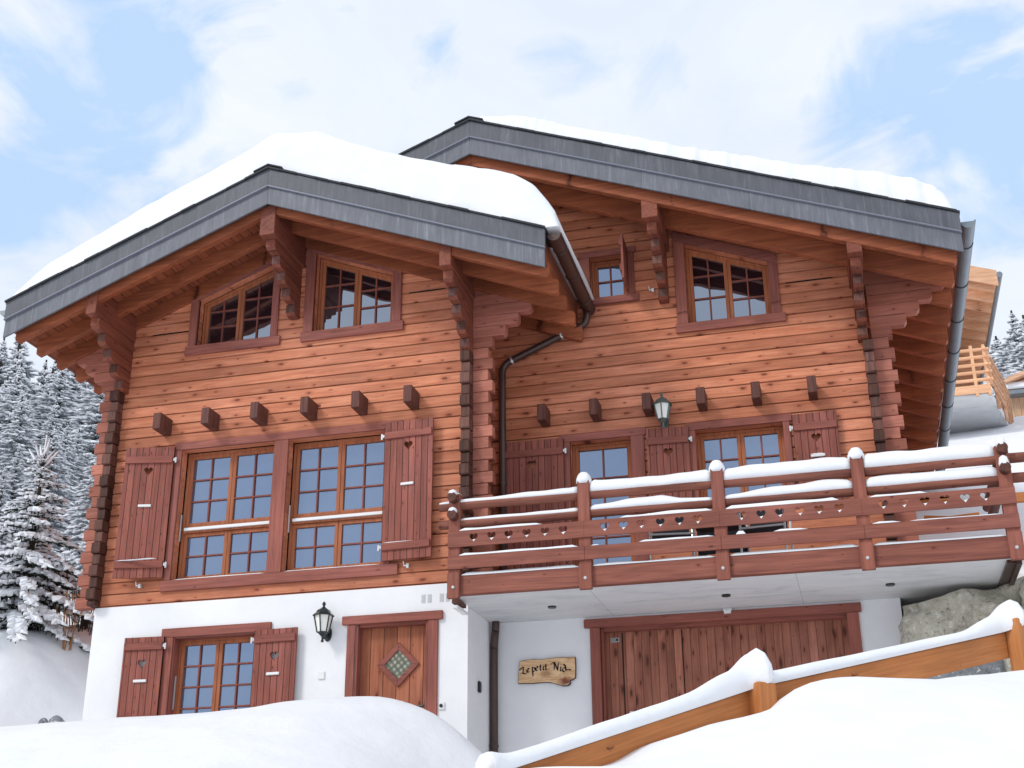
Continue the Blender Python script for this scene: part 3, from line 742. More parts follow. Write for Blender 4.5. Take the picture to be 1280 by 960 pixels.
w = window((wx0, wx1, wz0, wz1, wz1), 0, [(0, .5, None, None, 2, 4), (.5, 1, None, None, 2, 4)], (.13, .17, .11, .1, .03, 0), 'glass', lab='ground floor window half buried by snow')
m = MB(); m.box(wx0 + .001, wx0 + .016, -.006, .128, wz0, wz1, 1); m.box(wx1 - .016, wx1 - .001, -.006, .128, wz0, wz1, 1); m.box(wx0 + .017, wx1 - .017, -.006, .128, wz1 - .016, wz1 - .002); m.build('lining', [M['casing'], M['casing_v']], w)
m = MB(); m.box(wx0 + .025, wx0 + .04, .06, .075, 1.62, 2.02); m.build('window_bar', M['steel'], w)
window((bdoor[0], bdoor[1], bdoor[2], bdoor[3], bdoor[4]), WB, [(0, 1, None, None, 2, 5)], (.10, .17, .10, 0, 0, 0), 'glass', lab='glazed balcony door')
window(bwin, WB, two(2, 3), (.085, .085, .10, .07, .0, 0), 'glass', lab='balcony window')
snow_strips.append((2.95, 3.74, WB - .05, WB + .05, 3.875, .04))

# ------------------------------------------------------------------ shutters with heart cut-outs
def heart_pts(cx, cz, s, n=22):
    out = []
    for i in range(n):
        t = 2 * math.pi * i / n
        x = 16 * math.sin(t) ** 3; z = 13 * math.cos(t) - 5 * math.cos(2 * t) - 2 * math.cos(3 * t) - math.cos(4 * t)
        out.append((cx + x / 32 * s, cz + (z + 2.5) / 30 * s * 1.02))
    return out
def cut_board(name, outer, holes, y0, y1, mat, parent, loc=None, bevel=0):
    """flat board in the XZ plane with real holes, thickness y0..y1"""
    cu = bpy.data.curves.new('tmp', 'CURVE'); cu.dimensions = '2D'; cu.fill_mode = 'BOTH'; cu.extrude = (y1 - y0) / 2
    for poly in [outer] + holes:
        sp = cu.splines.new('POLY'); sp.points.add(len(poly) - 1); sp.use_cyclic_u = True
        for p, q in zip(sp.points, poly): p.co = (q[0], q[1], 0, 1)
    tmp = bpy.data.objects.new('tmp', cu); COL.objects.link(tmp)
    dg = bpy.context.evaluated_depsgraph_get(); me = bpy.data.meshes.new_from_object(tmp.evaluated_get(dg)); bpy.data.objects.remove(tmp); bpy.data.curves.remove(cu)
    me.name = name
    yc = (y0 + y1) / 2
    for v in me.vertices: x, z, d = v.co; v.co = (x, yc - d, z)
    me.materials.clear(); me.materials.append(mat)
    bm = bmesh.new(); bm.from_mesh(me); bmesh.ops.remove_doubles(bm, verts=bm.verts, dist=1e-5); bmesh.ops.recalc_face_normals(bm, faces=bm.faces); bm.to_mesh(me); bm.free()
    for p in me.polygons: p.use_smooth = False
    o = bpy.data.objects.new(name, me); COL.objects.link(o); o.parent = parent
    if loc: o.location = loc
    return o
def shutter(xh, y, z0, z1, w, side, ang, hz=None, batt=(.13, .11), bottom=True, hinge_z=None, mid=None, heart=True, lab=None, tick=True):
    """hinge at xh; side=+1 extends right; local x runs from 0 to side*w"""
    H = z1 - z0; xs = sorted((0, side * w)); cx = side * w / 2
    hz = hz or (H - .33)
    holes = [heart_pts(cx, hz, .115)] if heart else []
    o = cut_board('shutter', [(xs[0], 0), (xs[1], 0), (xs[1], H), (xs[0], H)], holes, -.03, 0, M['shutter'], house, (xh, y, z0))
    o.rotation_euler = (0, 0, -side * math.radians(ang))
    if lab: o['label'] = lab
    m = MB(); m.box(xs[0] + .01, xs[1] - .01, -.055, -.0305, H - batt[0] - .09, H - batt[0]); m.build('batten', M['batten'], o, bevel=.004)
    if bottom: m = MB(); m.box(xs[0] + .01, xs[1] - .01, -.055, -.0305, .12, .21); m.build('batten', M['batten'], o, bevel=.004)
    for zz in (H - batt[0] - .045, .165):
        c = MB()
        hx = -side * .03
        c.box(min(0, hx) - .004, max(0, hx) + .004, -.045, -.033, zz - .02, zz + .02); c.box(hx - .012, hx + .012, -.05, -.028, zz - .045, zz + .03); c.build('hinge', M['steel'], o, bevel=.003)
    if mid:
        c = MB(); c.box(cx - .085, cx + .085, -.052, -.0302, mid - .012, mid + .022); c.build('shutter_bar', M['white_plastic'], o, bevel=.006)
    return o
def snowbit(m, x0, x1, y0, y1, z, h, seed=0, n=None):
    """a rounded strip of snow lying on a ledge, along x"""
    n = n or max(4, int((x1 - x0) / .06)); rows = []
    for i in range(n + 1):
        x = x0 + (x1 - x0) * i / n
        hh = h * (.80 + .45 * mn.noise(Vector((x * 2.6 + seed, seed * 3.7, z)))) ; e = min(1, i / 1.2 + .25, (n - i) / 1.2 + .25); hh *= e
        w = (y1 - y0); c = (y0 + y1) / 2
        rows.append([(x, y0 - .002, z), (x, y0 - .004, z + hh * .55), (x, y0 + w * .22, z + hh * .93), (x, c, z + hh), (x, y1 - w * .22, z + hh * .93), (x, y1 + .004, z + hh * .55), (x, y1 + .002, z)])
    vs = [v for r in rows for v in r]; q = 7; fs = []
    for i in range(n):
        for k in range(q - 1): fs.append((i * q + k, (i + 1) * q + k, (i + 1) * q + k + 1, i * q + k + 1))
    fs.append(tuple(range(q))[::-1]); fs.append(tuple(n * q + k for k in range(q)))
    m.add(vs, fs)
shutter(-3.985, -.035, 3.235, 4.965, .635, -1, 13, mid=.93, lab='left shutter of the large windows, swung out from the wall')
shutter(-1.07, -.045, 3.225, 4.985, .645, 1, 4, mid=.93, lab='right shutter of the large windows')
shutter(-3.87, -.04, 1.33, 2.49, .52, -1, 4, mid=.62, batt=(.07, .05), lab='left shutter of the ground floor window')
shutter(-2.655, -.04, 1.33, 2.49, .56, 1, 3, mid=.62, batt=(.07, .05), lab='right shutter of the ground floor window')
shutter(.965, 1.005, 2.85, 4.955, .83, -1, 1.5, lab='wide shutter of the balcony door'); shutter(2.57, 1.01, 3.80, 4.955, .53, -1, 3, lab='left shutter of the balcony window')
shutter(3.85, 1.005, 3.80, 4.965, .535, 1, 1.5, mid=.60, lab='right shutter of the balcony window')
sh = shutter(1.90, 1.01, 6.93, 7.58, .44, 1, -2, heart=False, batt=(.06, .05), lab='small shutter standing straight out from the wall'); sh.rotation_euler = (0, 0, math.radians(-88))
for (x, y, z) in ((-4.33, -.04, 3.15), (-.78, -.04, 3.15), (2.17, WB, 6.93)):
    hk = MB(); hk.tube([(x, y + .04, z), (x, y - .03, z), (x, y - .045, z + .05)], .007, 6); hk.box(x - .004, x + .06, y - .032, y - .022, z - .008, z + .004); hk.box(x + .03, x + .06, y - .03, y - .01, z - .03, z + .02); hk.tube([(x + .045, y - .03, z), (x + .045, y + .04, z)], .012, 8)
    hk.build('shutter_catch', M['steel'], house)

# ------------------------------------------------------------------ front door
m = MB(); m.box(dx0, dx1, .12, .16, .3, dz1); d = m.build('front_door', M['door'], house); d['label'] = 'plank front door with a diamond window'
m = MB(); m.box(-1.55, -.30, -.045, .02, 2.49, 2.592); m.box(-1.485, -1.382, -.03, .02, .3, 2.488, 1); m.box(-.478, -.355, -.03, .02, .3, 2.488, 1)
m.box(dx0 + .002, dx0 + .03, -.006, .12, .3, 2.488, 1); m.box(dx1 - .03, dx1 - .002, -.006, .12, .3, 2.488, 1); m.box(dx0 + .03, dx1 - .03, .022, .12, 2.46, 2.52)
m.build('door_casing', [M['casing'], M['casing_v']], d, bevel=.005)
DC = (-.878, 2.015); R1, R2 = .262, .172
m = MB()
for i in range(4):
    a0, a1 = math.pi / 2 * i, math.pi / 2 * (i + 1)
    P = lambda r, a: (DC[0] + r * math.cos(a), DC[1] + r * math.sin(a))
    m.prism_y([P(R2, a0), P(R1, a0), P(R1, a1), P(R2, a1)], .092, .125)
m.build('diamond_frame', M['casing'], d, bevel=.004)
m = MB(); m.add([(DC[0] + .18 * math.cos(a), .112, DC[1] + .18 * math.sin(a)) for a in [0, math.pi / 2, math.pi, 1.5 * math.pi]], [(0, 1, 2, 3)]); m.build('diamond_pane', M['pebble'], d)
m = MB(); m.tube([(-.53, .12, 1.52), (-.53, .06, 1.52), (-.545, .055, 1.52), (-.66, .055, 1.515)], .011, 8); m.box(-.55, -.51, .105, .12, 1.42, 1.58); m.build('door_handle', M['iron'], d)
# bell, socket, vent, wall box
m = MB(); m.box(-.335, -.265, -.02, 0, 1.455, 1.545); o = m.build('doorbell', M['white_plastic'], house, bevel=.006)
m = MB(); m.tube([(-.305, -.021, 1.50), (-.305, -.032, 1.50)], .02, 12); m.build('bell_button', M['black'], o)
m = MB(); m.box(-1.835, -1.75, -.018, 0, 1.87, 1.965); m.build('wall_socket', M['white_plastic'], house, bevel=.008)
M['vent'] = simple('pale_vent', (.66, .66, .66), .6, .3)
for i in (0, 1, 3, 4):
    m = MB(); x = -.575 + .075 * i; m.box(x, x + .05, -.006, 0, 2.70, 2.80)
    for q in range(3): m.box(x + .006 + q * .015, x + .012 + q * .015, -.011, -.006, 2.71, 2.79)
    m.build('vent_grille', M['vent'], house)
m = MB(); m.box(.0, .03, .40, .48, 1.70, 1.83); o = m.build('wall_box', M['black'], house, bevel=.01)
m = MB(); m.box(.0, .022, .47, .53, 1.72, 1.81); m.build('wall_box_cover', M['steel'], o, bevel=.008)

# ------------------------------------------------------------------ garage
m = MB(); m.box(gx0, gx1, 1.16, 1.20, .3, gz1); gd = m.build('garage_door', M['garage'], house)
m = MB(); m.box(1.17, 4.42, .955, 1.03, 2.488, 2.592); m.box(1.24, gx0 + .02, .965, 1.03, .3, 2.486, 1); m.box(gx1 - .0, 4.385, .965, 1.03, .3, 2.486, 1)
m.box(gx0 + .022, gx0 + .05, 1.03, 1.16, .3, 2.486, 1); m.box(gx0 + .05, gx1 - .002, 1.032, 1.16, 2.45, 2.52)
m.build('garage_casing', [M['casing'], M['casing_v']], gd, bevel=.005)
m = MB()
for x in (1.60, 2.32): m.box(x - .006, x + .006, 1.153, 1.161, .3, 2.44)
m.build('door_gap', M['dark'], gd)
m = MB(); m.box(1.455, 1.56, 1.150, 1.159, 2.335, 2.388); pl = m.build('number_plate', simple('plate_grey', (.45, .46, .46), .4, .4), gd)
m = MB(); m.tube([(1.69, 1.16, 1.42), (1.69, 1.11, 1.42)], .01, 8); m.box(1.665, 1.715, 1.09, 1.11, 1.30, 1.50); m.box(1.67, 1.80, 1.085, 1.11, 1.385, 1.41); m.build('garage_handle', M['white_plastic'], gd)
def text(body, size, loc, mat, name, parent, ext=.002):
    cu = bpy.data.curves.new('t', 'FONT'); cu.body = body; cu.size = size; cu.extrude = ext; cu.align_x = 'CENTER'; cu.align_y = 'CENTER'
    t = bpy.data.objects.new('t', cu); COL.objects.link(t); dg = bpy.context.evaluated_depsgraph_get(); me = bpy.data.meshes.new_from_object(t.evaluated_get(dg)); bpy.data.objects.remove(t)
    me.materials.clear(); me.materials.append(mat); o = bpy.data.objects.new(name, me); COL.objects.link(o); o.parent = parent; o.location = loc; o.rotation_euler = (math.pi / 2, 0, 0); return o
text('222', .05, (1.495, 1.148, 2.361), M['black'], 'plate_number', pl)
m = MB(); m.box(1.528, 1.55, 1.146, 1.150, 2.345, 2.378); m.build('plate_mark', M['black'], pl)

# ------------------------------------------------------------------ balcony
m = MB(); m.box(.004, 5.985, -.50, .998, 2.622, 2.79); slabo = m.build('balcony_slab', M['concrete'], house)
m = MB(); m.box(.03, 5.95, 1.0, 1.042, 2.622, 2.738); m.build('slab_joint', M['concrete'], slabo)
m = MB(); m.box(5.987, 6.04, -.50, 1.2, 2.56, 2.80); m.box(5.90, 5.987, -.47, 1.2, 2.585, 2.62); m.build('slab_edge_flashing', M['copper'], slabo)
m = MB(); m.box(4.87, 5.90, 1.0, 2.9, 2.625, 2.79); m.build('slab_back', M['concrete'], slabo)
for x, y in ((.94, .28), (2.96, .27), (4.75, .27)):
    c = MB(); c.lathe([(.05, 0), (.05, .02), (.034, .02)], (x, y, 2.603), 16); c.build('recessed_light', M['iron'], slabo)
m = MB(); m.box(-.03, .03, -.50, -.10, 2.50, 2.53); m.box(2.85, 2.95, .955, .99, 2.585, 2.62); m.box(2.86, 2.94, .92, .975, 2.555, 2.59); m.build('motion_sensor', M['white_plastic'], house)
m = MB(); m.box(-.04, .04, -.50, -.20, 2.555, 2.60); m.build('bracket', M['end_grain'], slabo)
rl = MB(); rl.box(.02, 5.98, -.595, -.502, 2.622, 2.838); rl = rl.build('railing', M['rail'], house, bevel=.006)
PX = [.02, 1.535, 3.035, 4.53, 5.995]
for i, x in enumerate(PX):
    w = .068; endp = i in (0, 4)
    m = MB(); m.box(x - w, x + w, -.628, -.502, 2.84, 3.83 if not endp else 3.80); m.box(x - w - .004, x + w + .004, -.648, -.597, 2.575, 2.865)
    p = m.build('railing_post', M['post'], rl, bevel=.006)
    c = MB(); c.tube([(x, -.648, 2.70), (x, -.662, 2.70)], [.022, .014], 10); c.build('bolt', M['steel'], rl)
    if i: c = MB(); c.tube([(x, -.646, 3.0), (x, -.651, 3.0)], .006, 6); c.build('bolt', M['iron'], rl)
for z in (3.672, 3.455):
    for a, b in zip(PX, PX[1:]):
        m = MB(); n = 14; pts = []; rr = []
        xa = a - .20 if a == PX[0] else a; xb = b + .28 if b == PX[-1] else b
        for i in range(n + 1):
            x = xa + (xb - xa) * i / n; pts.append((x, -.555 + .004 * mn.noise(Vector((x, z, 1))), z + .006 * mn.noise(Vector((x * 1.3, z, 5))))); rr.append(.054 + .003 * mn.noise(Vector((x * 3, z, 9))))
        m.tube(pts, rr, 16); m.build('rail_pole', M['pole'], rl, smooth=True)
for x, z, y1 in ((.02, 3.735, -.02), (.02, 3.525, -.02), (6.0, 3.745, 1.5), (6.0, 3.53, 1.5)):
    m = MB(); m.tube([(x, -.74, z), (x, y1, z)], .055, 14); m.build('cross_pole', M['pole_y'], rl)
rows = [([.26, .47, .67, .88, 1.09, 1.30], PX[0], PX[1] - .0), ([1.77, 1.98, 2.18, 2.39, 2.60, 2.80], PX[1], PX[2] + .0), ([3.27, 3.48, 3.68, 3.89, 4.09, 4.30], PX[2], PX[3]), ([4.75, 4.96, 5.17, 5.37, 5.57, 5.77], PX[3], PX[4])]
hearts_snow = MB(); spans = []
for bi, (hx, a, b) in enumerate(rows):
    a2 = a - .068 if bi == 0 else a + .001; b2 = b + .07 if bi == 3 else b - .001
    cut_board('heart_board', [(a2, 3.16), (b2, 3.16), (b2, 3.345), (a2, 3.345)], [heart_pts(x, 3.255, .100) for x in hx], -.652, -.6285, M['rail'], rl)
    m = MB(); m.box(a2, b2, -.652, -.6285, 2.905, 3.055); m.build('rail_board', M['rail'], rl, bevel=.003)
    for x in hx:
        s = rng.uniform(.35, .8)
        hearts_snow.prism_y([(x, 3.200), (x + .034 * s + .006, 3.234 + .012 * s), (x - .005, 3.228 + .012 * s), (x - .030 * s - .004, 3.232 + .004 * s)], -.650, -.62)

# shrinkage gaps between logs high in the gables
for (a, b, y, z) in ((-4.52, -3.99, 0, 6.652), (-.83, -.34, 0, 6.802), (3.93, 4.52, WB, 6.802)):
    m = MB(); m.prism_y([(a, z), ((a + b) / 2, z - .007), (b, z), (b, z + .006), ((a + b) / 2, z + .010), (a, z + .005)], y - .003, y + .01); m.build('log_gap', M['dark'], house)
# beam ends
def beam_end(x, y, proj):
    m = MB(); m.box(x - .055, x + .055, y - proj, y + .01, 5.155, 5.375); m.build('beam_end', M['beam_end'], house, bevel=.006)
for i in range(6): beam_end(-4.145 + .6875 * i, 0, .30); beam_end(.73 + .680 * i, WB, .28)

# ------------------------------------------------------------------ wall lanterns
def lantern(name, loc, label, iron, facing=-1):
    root = empty(name, loc); tag(root, label, 'lantern', 'iron lanterns on the chalet front')
    m = MB(); m.lathe([(.012, -.215), (.02, -.20), (.012, -.185), (.014, -.15), (.030, -.135), (.05, -.115), (.07, -.105), (.072, -.095)], (0, 0, 0), 6, rot=.52); m.build('base', iron, root)
    m = MB(); m.lathe([(.135, .095), (.118, .115), (.09, .135), (.075, .165), (.04, .185), (.02, .20), (.012, .215), (.022, .232), (.02, .25), (.004, .268)], (0, 0, 0), 6, rot=.52); m.build('roof_cap', iron, root)
    m = MB()
    for k in range(6):
        a = .52 + math.pi / 3 * k; p = (.068 * math.cos(a), .068 * math.sin(a), -.10); q = (.112 * math.cos(a), .112 * math.sin(a), .10); m.tube([p, q], .008, 6)
    m.build('cage', iron, root)
    m = MB(); m.lathe([(.062, -.098), (.104, .098)], (0, 0, 0), 6, rot=.52); m.build('lamp_glass', M['lampglass'], root)
    m = MB(); m.tube([(0, 0, -.13), (0, .05, -.16), (0, .10, -.13), (0, .13, -.06)], .014, 8)
    m.lathe([(.05, -.008), (.06, 0), (.05, .012)], (0, 0, 0), 12)
    vs = m.v[-36:]
    for i in range(len(m.v) - 36, len(m.v)): x, y, z = m.v[i]; m.v[i] = (x * .9, .155 - z, -.09 + y * 1.5)
    m.build('wall_arm', iron, root)
    return root
lantern('wall_lantern', (-1.735, -.165, 2.49), 'black iron wall lantern on the white plaster left of the front door', M['iron'])
lantern('wall_lantern', (2.275, .885, 5.135), 'grey-green lantern with bright panes on the log wall above the balcony', M['grey_iron'])

# ------------------------------------------------------------------ name sign
sg = empty('name_sign', (.70, .985, 1.98)); tag(sg, 'live-edge wooden board reading Le petit Nid on the white wall beside the garage', 'sign')
pts = [(.365, 2.135), (.45, 2.147), (.55, 2.150), (.64, 2.142), (.75, 2.152), (.86, 2.157), (.96, 2.150), (1.055, 2.152), (1.058, 2.02), (1.052, 1.905), (1.02, 1.885), (.985, 1.872), (.99, 1.84), (.96, 1.815), (.90, 1.812), (.84, 1.832), (.75, 1.862), (.66, 1.868), (.52, 1.862), (.42, 1.868), (.345, 1.868), (.35, 1.98)]
inner = [(.70 + (x - .70) * .985, 1.98 + (z - 1.98) * .965) for x, z in pts]
m = MB(); m.prism_y([(x - .70, z - 1.98) for x, z in pts], -.028, .012); m.build('bark_rim', M['bark_edge'], sg)
m = MB(); m.prism_y([(x - .70, z - 1.98) for x, z in inner], -.034, -.02); m.build('board', M['sign'], sg)
def pen(m, pts, ang=40, w=.0185, th=.0035, y=-.034):
    """broad-nib stroke"""
    d = Vector((math.cos(math.radians(ang)), math.sin(math.radians(ang)))) * w / 2; p = [Vector(q) for q in pts]
    for a, b in zip(p, p[1:]):
        n = Vector((-(b - a).y, (b - a).x)); n = n.normalized() * .0022 if n.length else n
        quad = [a - d, b - d, b + d, a + d]
        cr_ = (b - a).x * d.y - (b - a).y * d.x
        if abs(cr_) < 1e-7: quad = [a - n, b - n, b + n, a + n]
        m.prism_y([(q.x, q.y) for q in quad], y - th, y)
def arc(cx, cz, rx, rz, a0, a1, n=8): return [(cx + rx * math.cos(math.radians(a0 + (a1 - a0) * i / n)), cz + rz * math.sin(math.radians(a0 + (a1 - a0) * i / n))) for i in range(n + 1)]
lt = MB()
def G(strokes, ox, oz, s=1.0, rot=0):
    c, sn = math.cos(rot), math.sin(rot)
    for st in strokes: pen(lt, [(ox + (x * c - z * sn) * s, oz + (x * sn + z * c) * s) for x, z in st])
Lg = [[(-.012, .040), (-.016, .056), (-.004, .066), (.010, .056)], [(.016, .078), (.030, .070), (.026, .03), (.020, .004)], [(-.014, -.010), (.0, .002), (.020, .004), (.042, -.008), (.062, -.006), (.074, .010)]]
eg = [arc(.018, .02, .018, .022, 60, 320, 8), [(.003, .018), (.026, .028), (.022, .04), (.012, .042)]]
pg = [[(.006, .05), (.006, -.045), (-.004, -.055)], arc(.02, .02, .018, .022, 150, -150, 8)]
tg = [[(.01, .07), (.01, .006), (.018, -.003), (.028, .004)], [(-.004, .044), (.026, .048)]]
ig = [[(.006, .045), (.006, .004), (.016, -.002)], [(.004, .064), (.010, .068)]]
Ng = [arc(.0, .06, .016, .014, 200, -20, 6), [(.016, .075), (.018, .0), (.006, -.01)], [(.014, .078), (.055, .0)], [(.055, -.004), (.057, .07), (.07, .078)]]
dg_ = [arc(.018, .018, .018, .022, 0, 360, 10), [(.036, .018), (.030, .055), (.005, .075)], [(.036, .018), (.075, .022), (.09, .016)]]
G(Lg, -.312, .004, 1.0, .05); G(eg, -.240, .016, 1.05, .1); G(pg, -.178, .020, 1.1, .1); G(eg, -.135, .032, 1.1); G(tg, -.085, .032, 1.0); G(ig, -.045, .034, 1.0); G(tg, -.018, .034, 1.0)
G(Ng, .075, .03, 1.15, -.08); G(ig, .165, .014, 1.1, -.12); G(dg_, .195, .005, 1.15, -.1)
lt.build('lettering', M['burn'], sg)
m2 = MB()
for i in range(6): pass

# ------------------------------------------------------------------ snow lying on things
# snow on the front wing roof
TA = ([-6.15, -6.05, -5.6, -5, -4, -3, -2.6, -2.2, -1.8, -1.3, -.6, 0, .5, .85, 1.1, 1.25, 1.36, 1.43], [.04, .20, .38, .46, .54, .57, .60, .68, .80, .70, .66, .68, .72, .72, .62, .47, .28, .0])
def roof_snow(name, xr, zr, xs, ys, tf, label, edge, zfun=None):
    m = MB(); vs = []; nxx, nyy = len(xs), len(ys); zf = zfun or (lambda x: zr - PITCH * abs(x - xr))
    for y in ys:
        for x in xs:
            base = zf(x) + .006
            vs.append((x, y, base + max(.004, tf(x, y))))
    for y in ys:
        for x in xs: vs.append((x, y, zf(x) + .004))
    o = nxx * nyy; fs = []
    for j in range(nyy - 1):
        for i in range(nxx - 1):
            a = j * nxx + i; fs.append((a, a + 1, a + nxx + 1, a + nxx)); fs.append((o + a, o + a + nxx, o + a + nxx + 1, o + a + 1))
    for i in range(nxx - 1):
        fs.append((i, o + i, o + i + 1, i + 1)); b = (nyy - 1) * nxx; fs.append((b + i, b + i + 1, o + b + i + 1, o + b + i))
    for j in range(nyy - 1):
        a = j * nxx; fs.append((a, a + nxx, o + a + nxx, o + a)); a += nxx - 1; fs.append((a, o + a, o + a + nxx, a + nxx))
    m.add(vs, fs); ob = m.build(name, M['snow'], smooth=True); tag(ob, label, 'snow'); return ob
def tA(x, y):
    t = float(np.interp(x, *TA)); e = y - (YA + .0) + .03 * mn.noise(Vector((x * 2.2, 0, 3)))
    left = 1 - float(sstep(-2.6, -1.9, np.array(x)))
    ramp = (max(0, min(1, e / .10)) ** .5)
    inner = float(np.interp(e, [0, .12, .5, 1.2], [0, .0, .22, .34])) * left
    return (t + inner) * ramp + .045 * mn.noise(Vector((x * 1.1, y * 1.3, 0))) * ramp + .02 * mn.noise(Vector((x * 3, y * 3, 0))) * ramp
xsA = [float(v) for v in axis_grid([(-6.12, -5.9, 5), (-5.9, .8, 66), (.8, 1.43, 16)])]
ysA = [float(v) for v in axis_grid([(YA - .02, YA + .16, 8), (YA + .16, 1.04, 18)])]
def zA(x):
    if x > 1.24: return roofA(1.24) - .0 * (x - 1.24)
    return roofA(x)
roof_snow('roof_snow', AX, AZ, xsA, ysA, tA, 'thick white snow slab on the lower front gable roof', YA, zA)
TB = ([-6.1, -3, -1.2, -.4, 0, .6, 2.3, 4.3, 4.9, 5.2, 5.6, 5.8, 5.93, 6.0], [.4, .4, .08, .08, .20, .31, .32, .36, .42, .48, .46, .41, .28, .0])
def tB(x, y):
    t = float(np.interp(x, *TB)); jag = .07 * abs(mn.noise(Vector((x * 2.7, 7, 3)))) + .04 * abs(mn.noise(Vector((x * 8, 7, 3))))
    e = y - (YB - .02) - jag * (1 if x > .1 else 0) - (.35 if x < .1 else 0)
    ramp = (max(0, min(1, e / .14)) ** .55)
    return (t + min(.35, max(0, e - .15) * .28)) * ramp + .03 * mn.noise(Vector((x * 1.6, y * 1.3, 9))) * ramp
xsB = [float(v) for v in axis_grid([(-2.2, -.1, 20), (-.1, 5.6, 160), (5.6, 6.0, 12)])]; ysB = [float(v) for v in axis_grid([(YB - .02, .4, 24), (.4, 2.0, 14), (2.0, 9.6, 20)])]
roof_snow('roof_snow', BX, BZ, xsB, ysB, tB, 'thin ragged snow layer on the higher rear gable roof', YB)
xsC = [float(v) for v in np.linspace(-6.1, -2.2, 30)]; ysC = [float(v) for v in np.linspace(1.02, 9.6, 24)]
roof_snow('roof_snow', BX, BZ, xsC, ysC, lambda x, y: .45 * min(1, (x + 6.12) / .3) + .04 * mn.noise(Vector((x, y, 3))), 'snow blanket on the left slope behind the front gable', 0)

# snow on the balcony railing, ledges, hearts
m = MB()
def pole_snow(z, xa, xb, hfun, seed):
    n = max(8, int((xb - xa) / .05)); rows_ = []
    for i in range(n + 1):
        x = xa + (xb - xa) * i / n; h = hfun(x) * (1 + .22 * mn.noise(Vector((x * 3, seed, 0)))) * min(1, .8 + i / 4, .8 + (n - i) / 4)
        zb = z + .018; r = .047
        rows_.append([(x, -.555 - r, zb - .0), (x, -.555 - r - .004, zb + h * .5), (x, -.555 - r * .75, zb + h * .86), (x, -.555 - r * .2, zb + h), (x, -.555 + r * .4, zb + h), (x, -.555 + r * .9, zb + h * .8), (x, -.555 + r, zb + h * .4), (x, -.555 + r * .9, zb)])
    q = 8; vs = [v for r_ in rows_ for v in r_]; fs = []
    for i in range(n):
        for k in range(q): k2 = (k + 1) % q; fs.append((i * q + k, (i + 1) * q + k, (i + 1) * q + k2, i * q + k2))
    fs.append(tuple(range(q))[::-1]); fs.append(tuple(n * q + k for k in range(q))); m.add(vs, fs)
top_h = lambda x: float(np.interp(x, [-.2, .1, .8, 1.4, 1.55, 1.8, 2.2, 2.9, 3.1, 4.4, 4.55, 6.0, 6.3], [.035, .05, .07, .085, .16, .14, .13, .15, .16, .16, .17, .17, .0]))
low_h = lambda x: float(np.interp(x, [-.2, .1, 1.4, 1.7, 2.0, 2.4, 2.6, 3.0, 3.3, 3.6, 4.3, 4.6, 5.0, 6.0, 6.3], [.03, .045, .055, .08, .11, .12, .07, .05, .07, .11, .13, .12, .13, .12, .05]))
for a, b in zip(PX, PX[1:]):
    xa = a - .19 if a == PX[0] else a + .07; xb = b - .07
    pole_snow(3.672, xa, xb, top_h, 1); pole_snow(3.455, a + .07 if a == PX[0] else xa, xb, low_h, 2)
for i, x in enumerate(PX):
    if i in (0, 4): 
        snowbit(m, x - .06, x + .06, -.62, -.50, 3.80 if i else 3.80, .03, i)
        for zz in (3.735, 3.525):
            for q in range(1): m.lathe([(.05, 0), (.055, .02), (.04, .05 + .04 * (i == 4)), (.01, .065 + .05 * (i == 4))], (x, -.69, zz + .032), 10)
    else: m.lathe([(.075, -.03), (.09, .0), (.088, .03), (.07, .075), (.045, .105), (.012, .115)], (x, -.565, 3.825), 14)
for a, b, h in ((.09, 1.05, .04), (1.95, 2.96, .045), (3.11, 4.30, .05), (4.62, 5.2, .03)): snowbit(m, a, b, -.652, -.60, 3.346, h, a)
for a, b, h in ((.09, 1.46, .035), (1.61, 1.70, .02), (2.15, 2.96, .03), (3.2, 3.3, .05), (3.6, 3.95, .03), (4.62, 4.9, .03), (5.0, 5.9, .015)): snowbit(m, a, b, -.652, -.60, 3.056, h, a)
for a, b in zip(PX, PX[1:]): snowbit(m, a + .075, b - .075, -.595, -.50, 2.839, .045, a)
m.v += []; tag(m.build('railing_snow', M['snow'], smooth=True), 'strips and caps of snow on the balcony railing', 'snow', kind='stuff')
tag(hearts_snow.build('heart_snow', M['snow']), 'little wedges of snow in the heart cut-outs', 'snow', kind='stuff')
m = MB(); m.box(.1, 5.95, -.49, .95, 2.792, 2.86); tag(m.build('balcony_snow', M['snow'], bevel=.03), 'snow lying on the balcony floor', 'snow', kind='stuff')
m = MB()
for a in snow_strips: snowbit(m, *a[:5], a[5], a[0])
for (x, y, z, w) in ((4.11, .965, 4.423, .17),):
    snowbit(m, x - w / 2, x + w / 2, y - .012, y + .02, z, .022, x)
snowbit(m, -4.56, -4.02, -.22, -.19, 3.445, .012, 2); snowbit(m, -1.05, -.46, -.10, -.085, 3.436, .012, 3)
tag(m.build('ledge_snow', M['snow'], smooth=True), 'thin snow on window ledges and shutter bars', 'snow', kind='stuff')

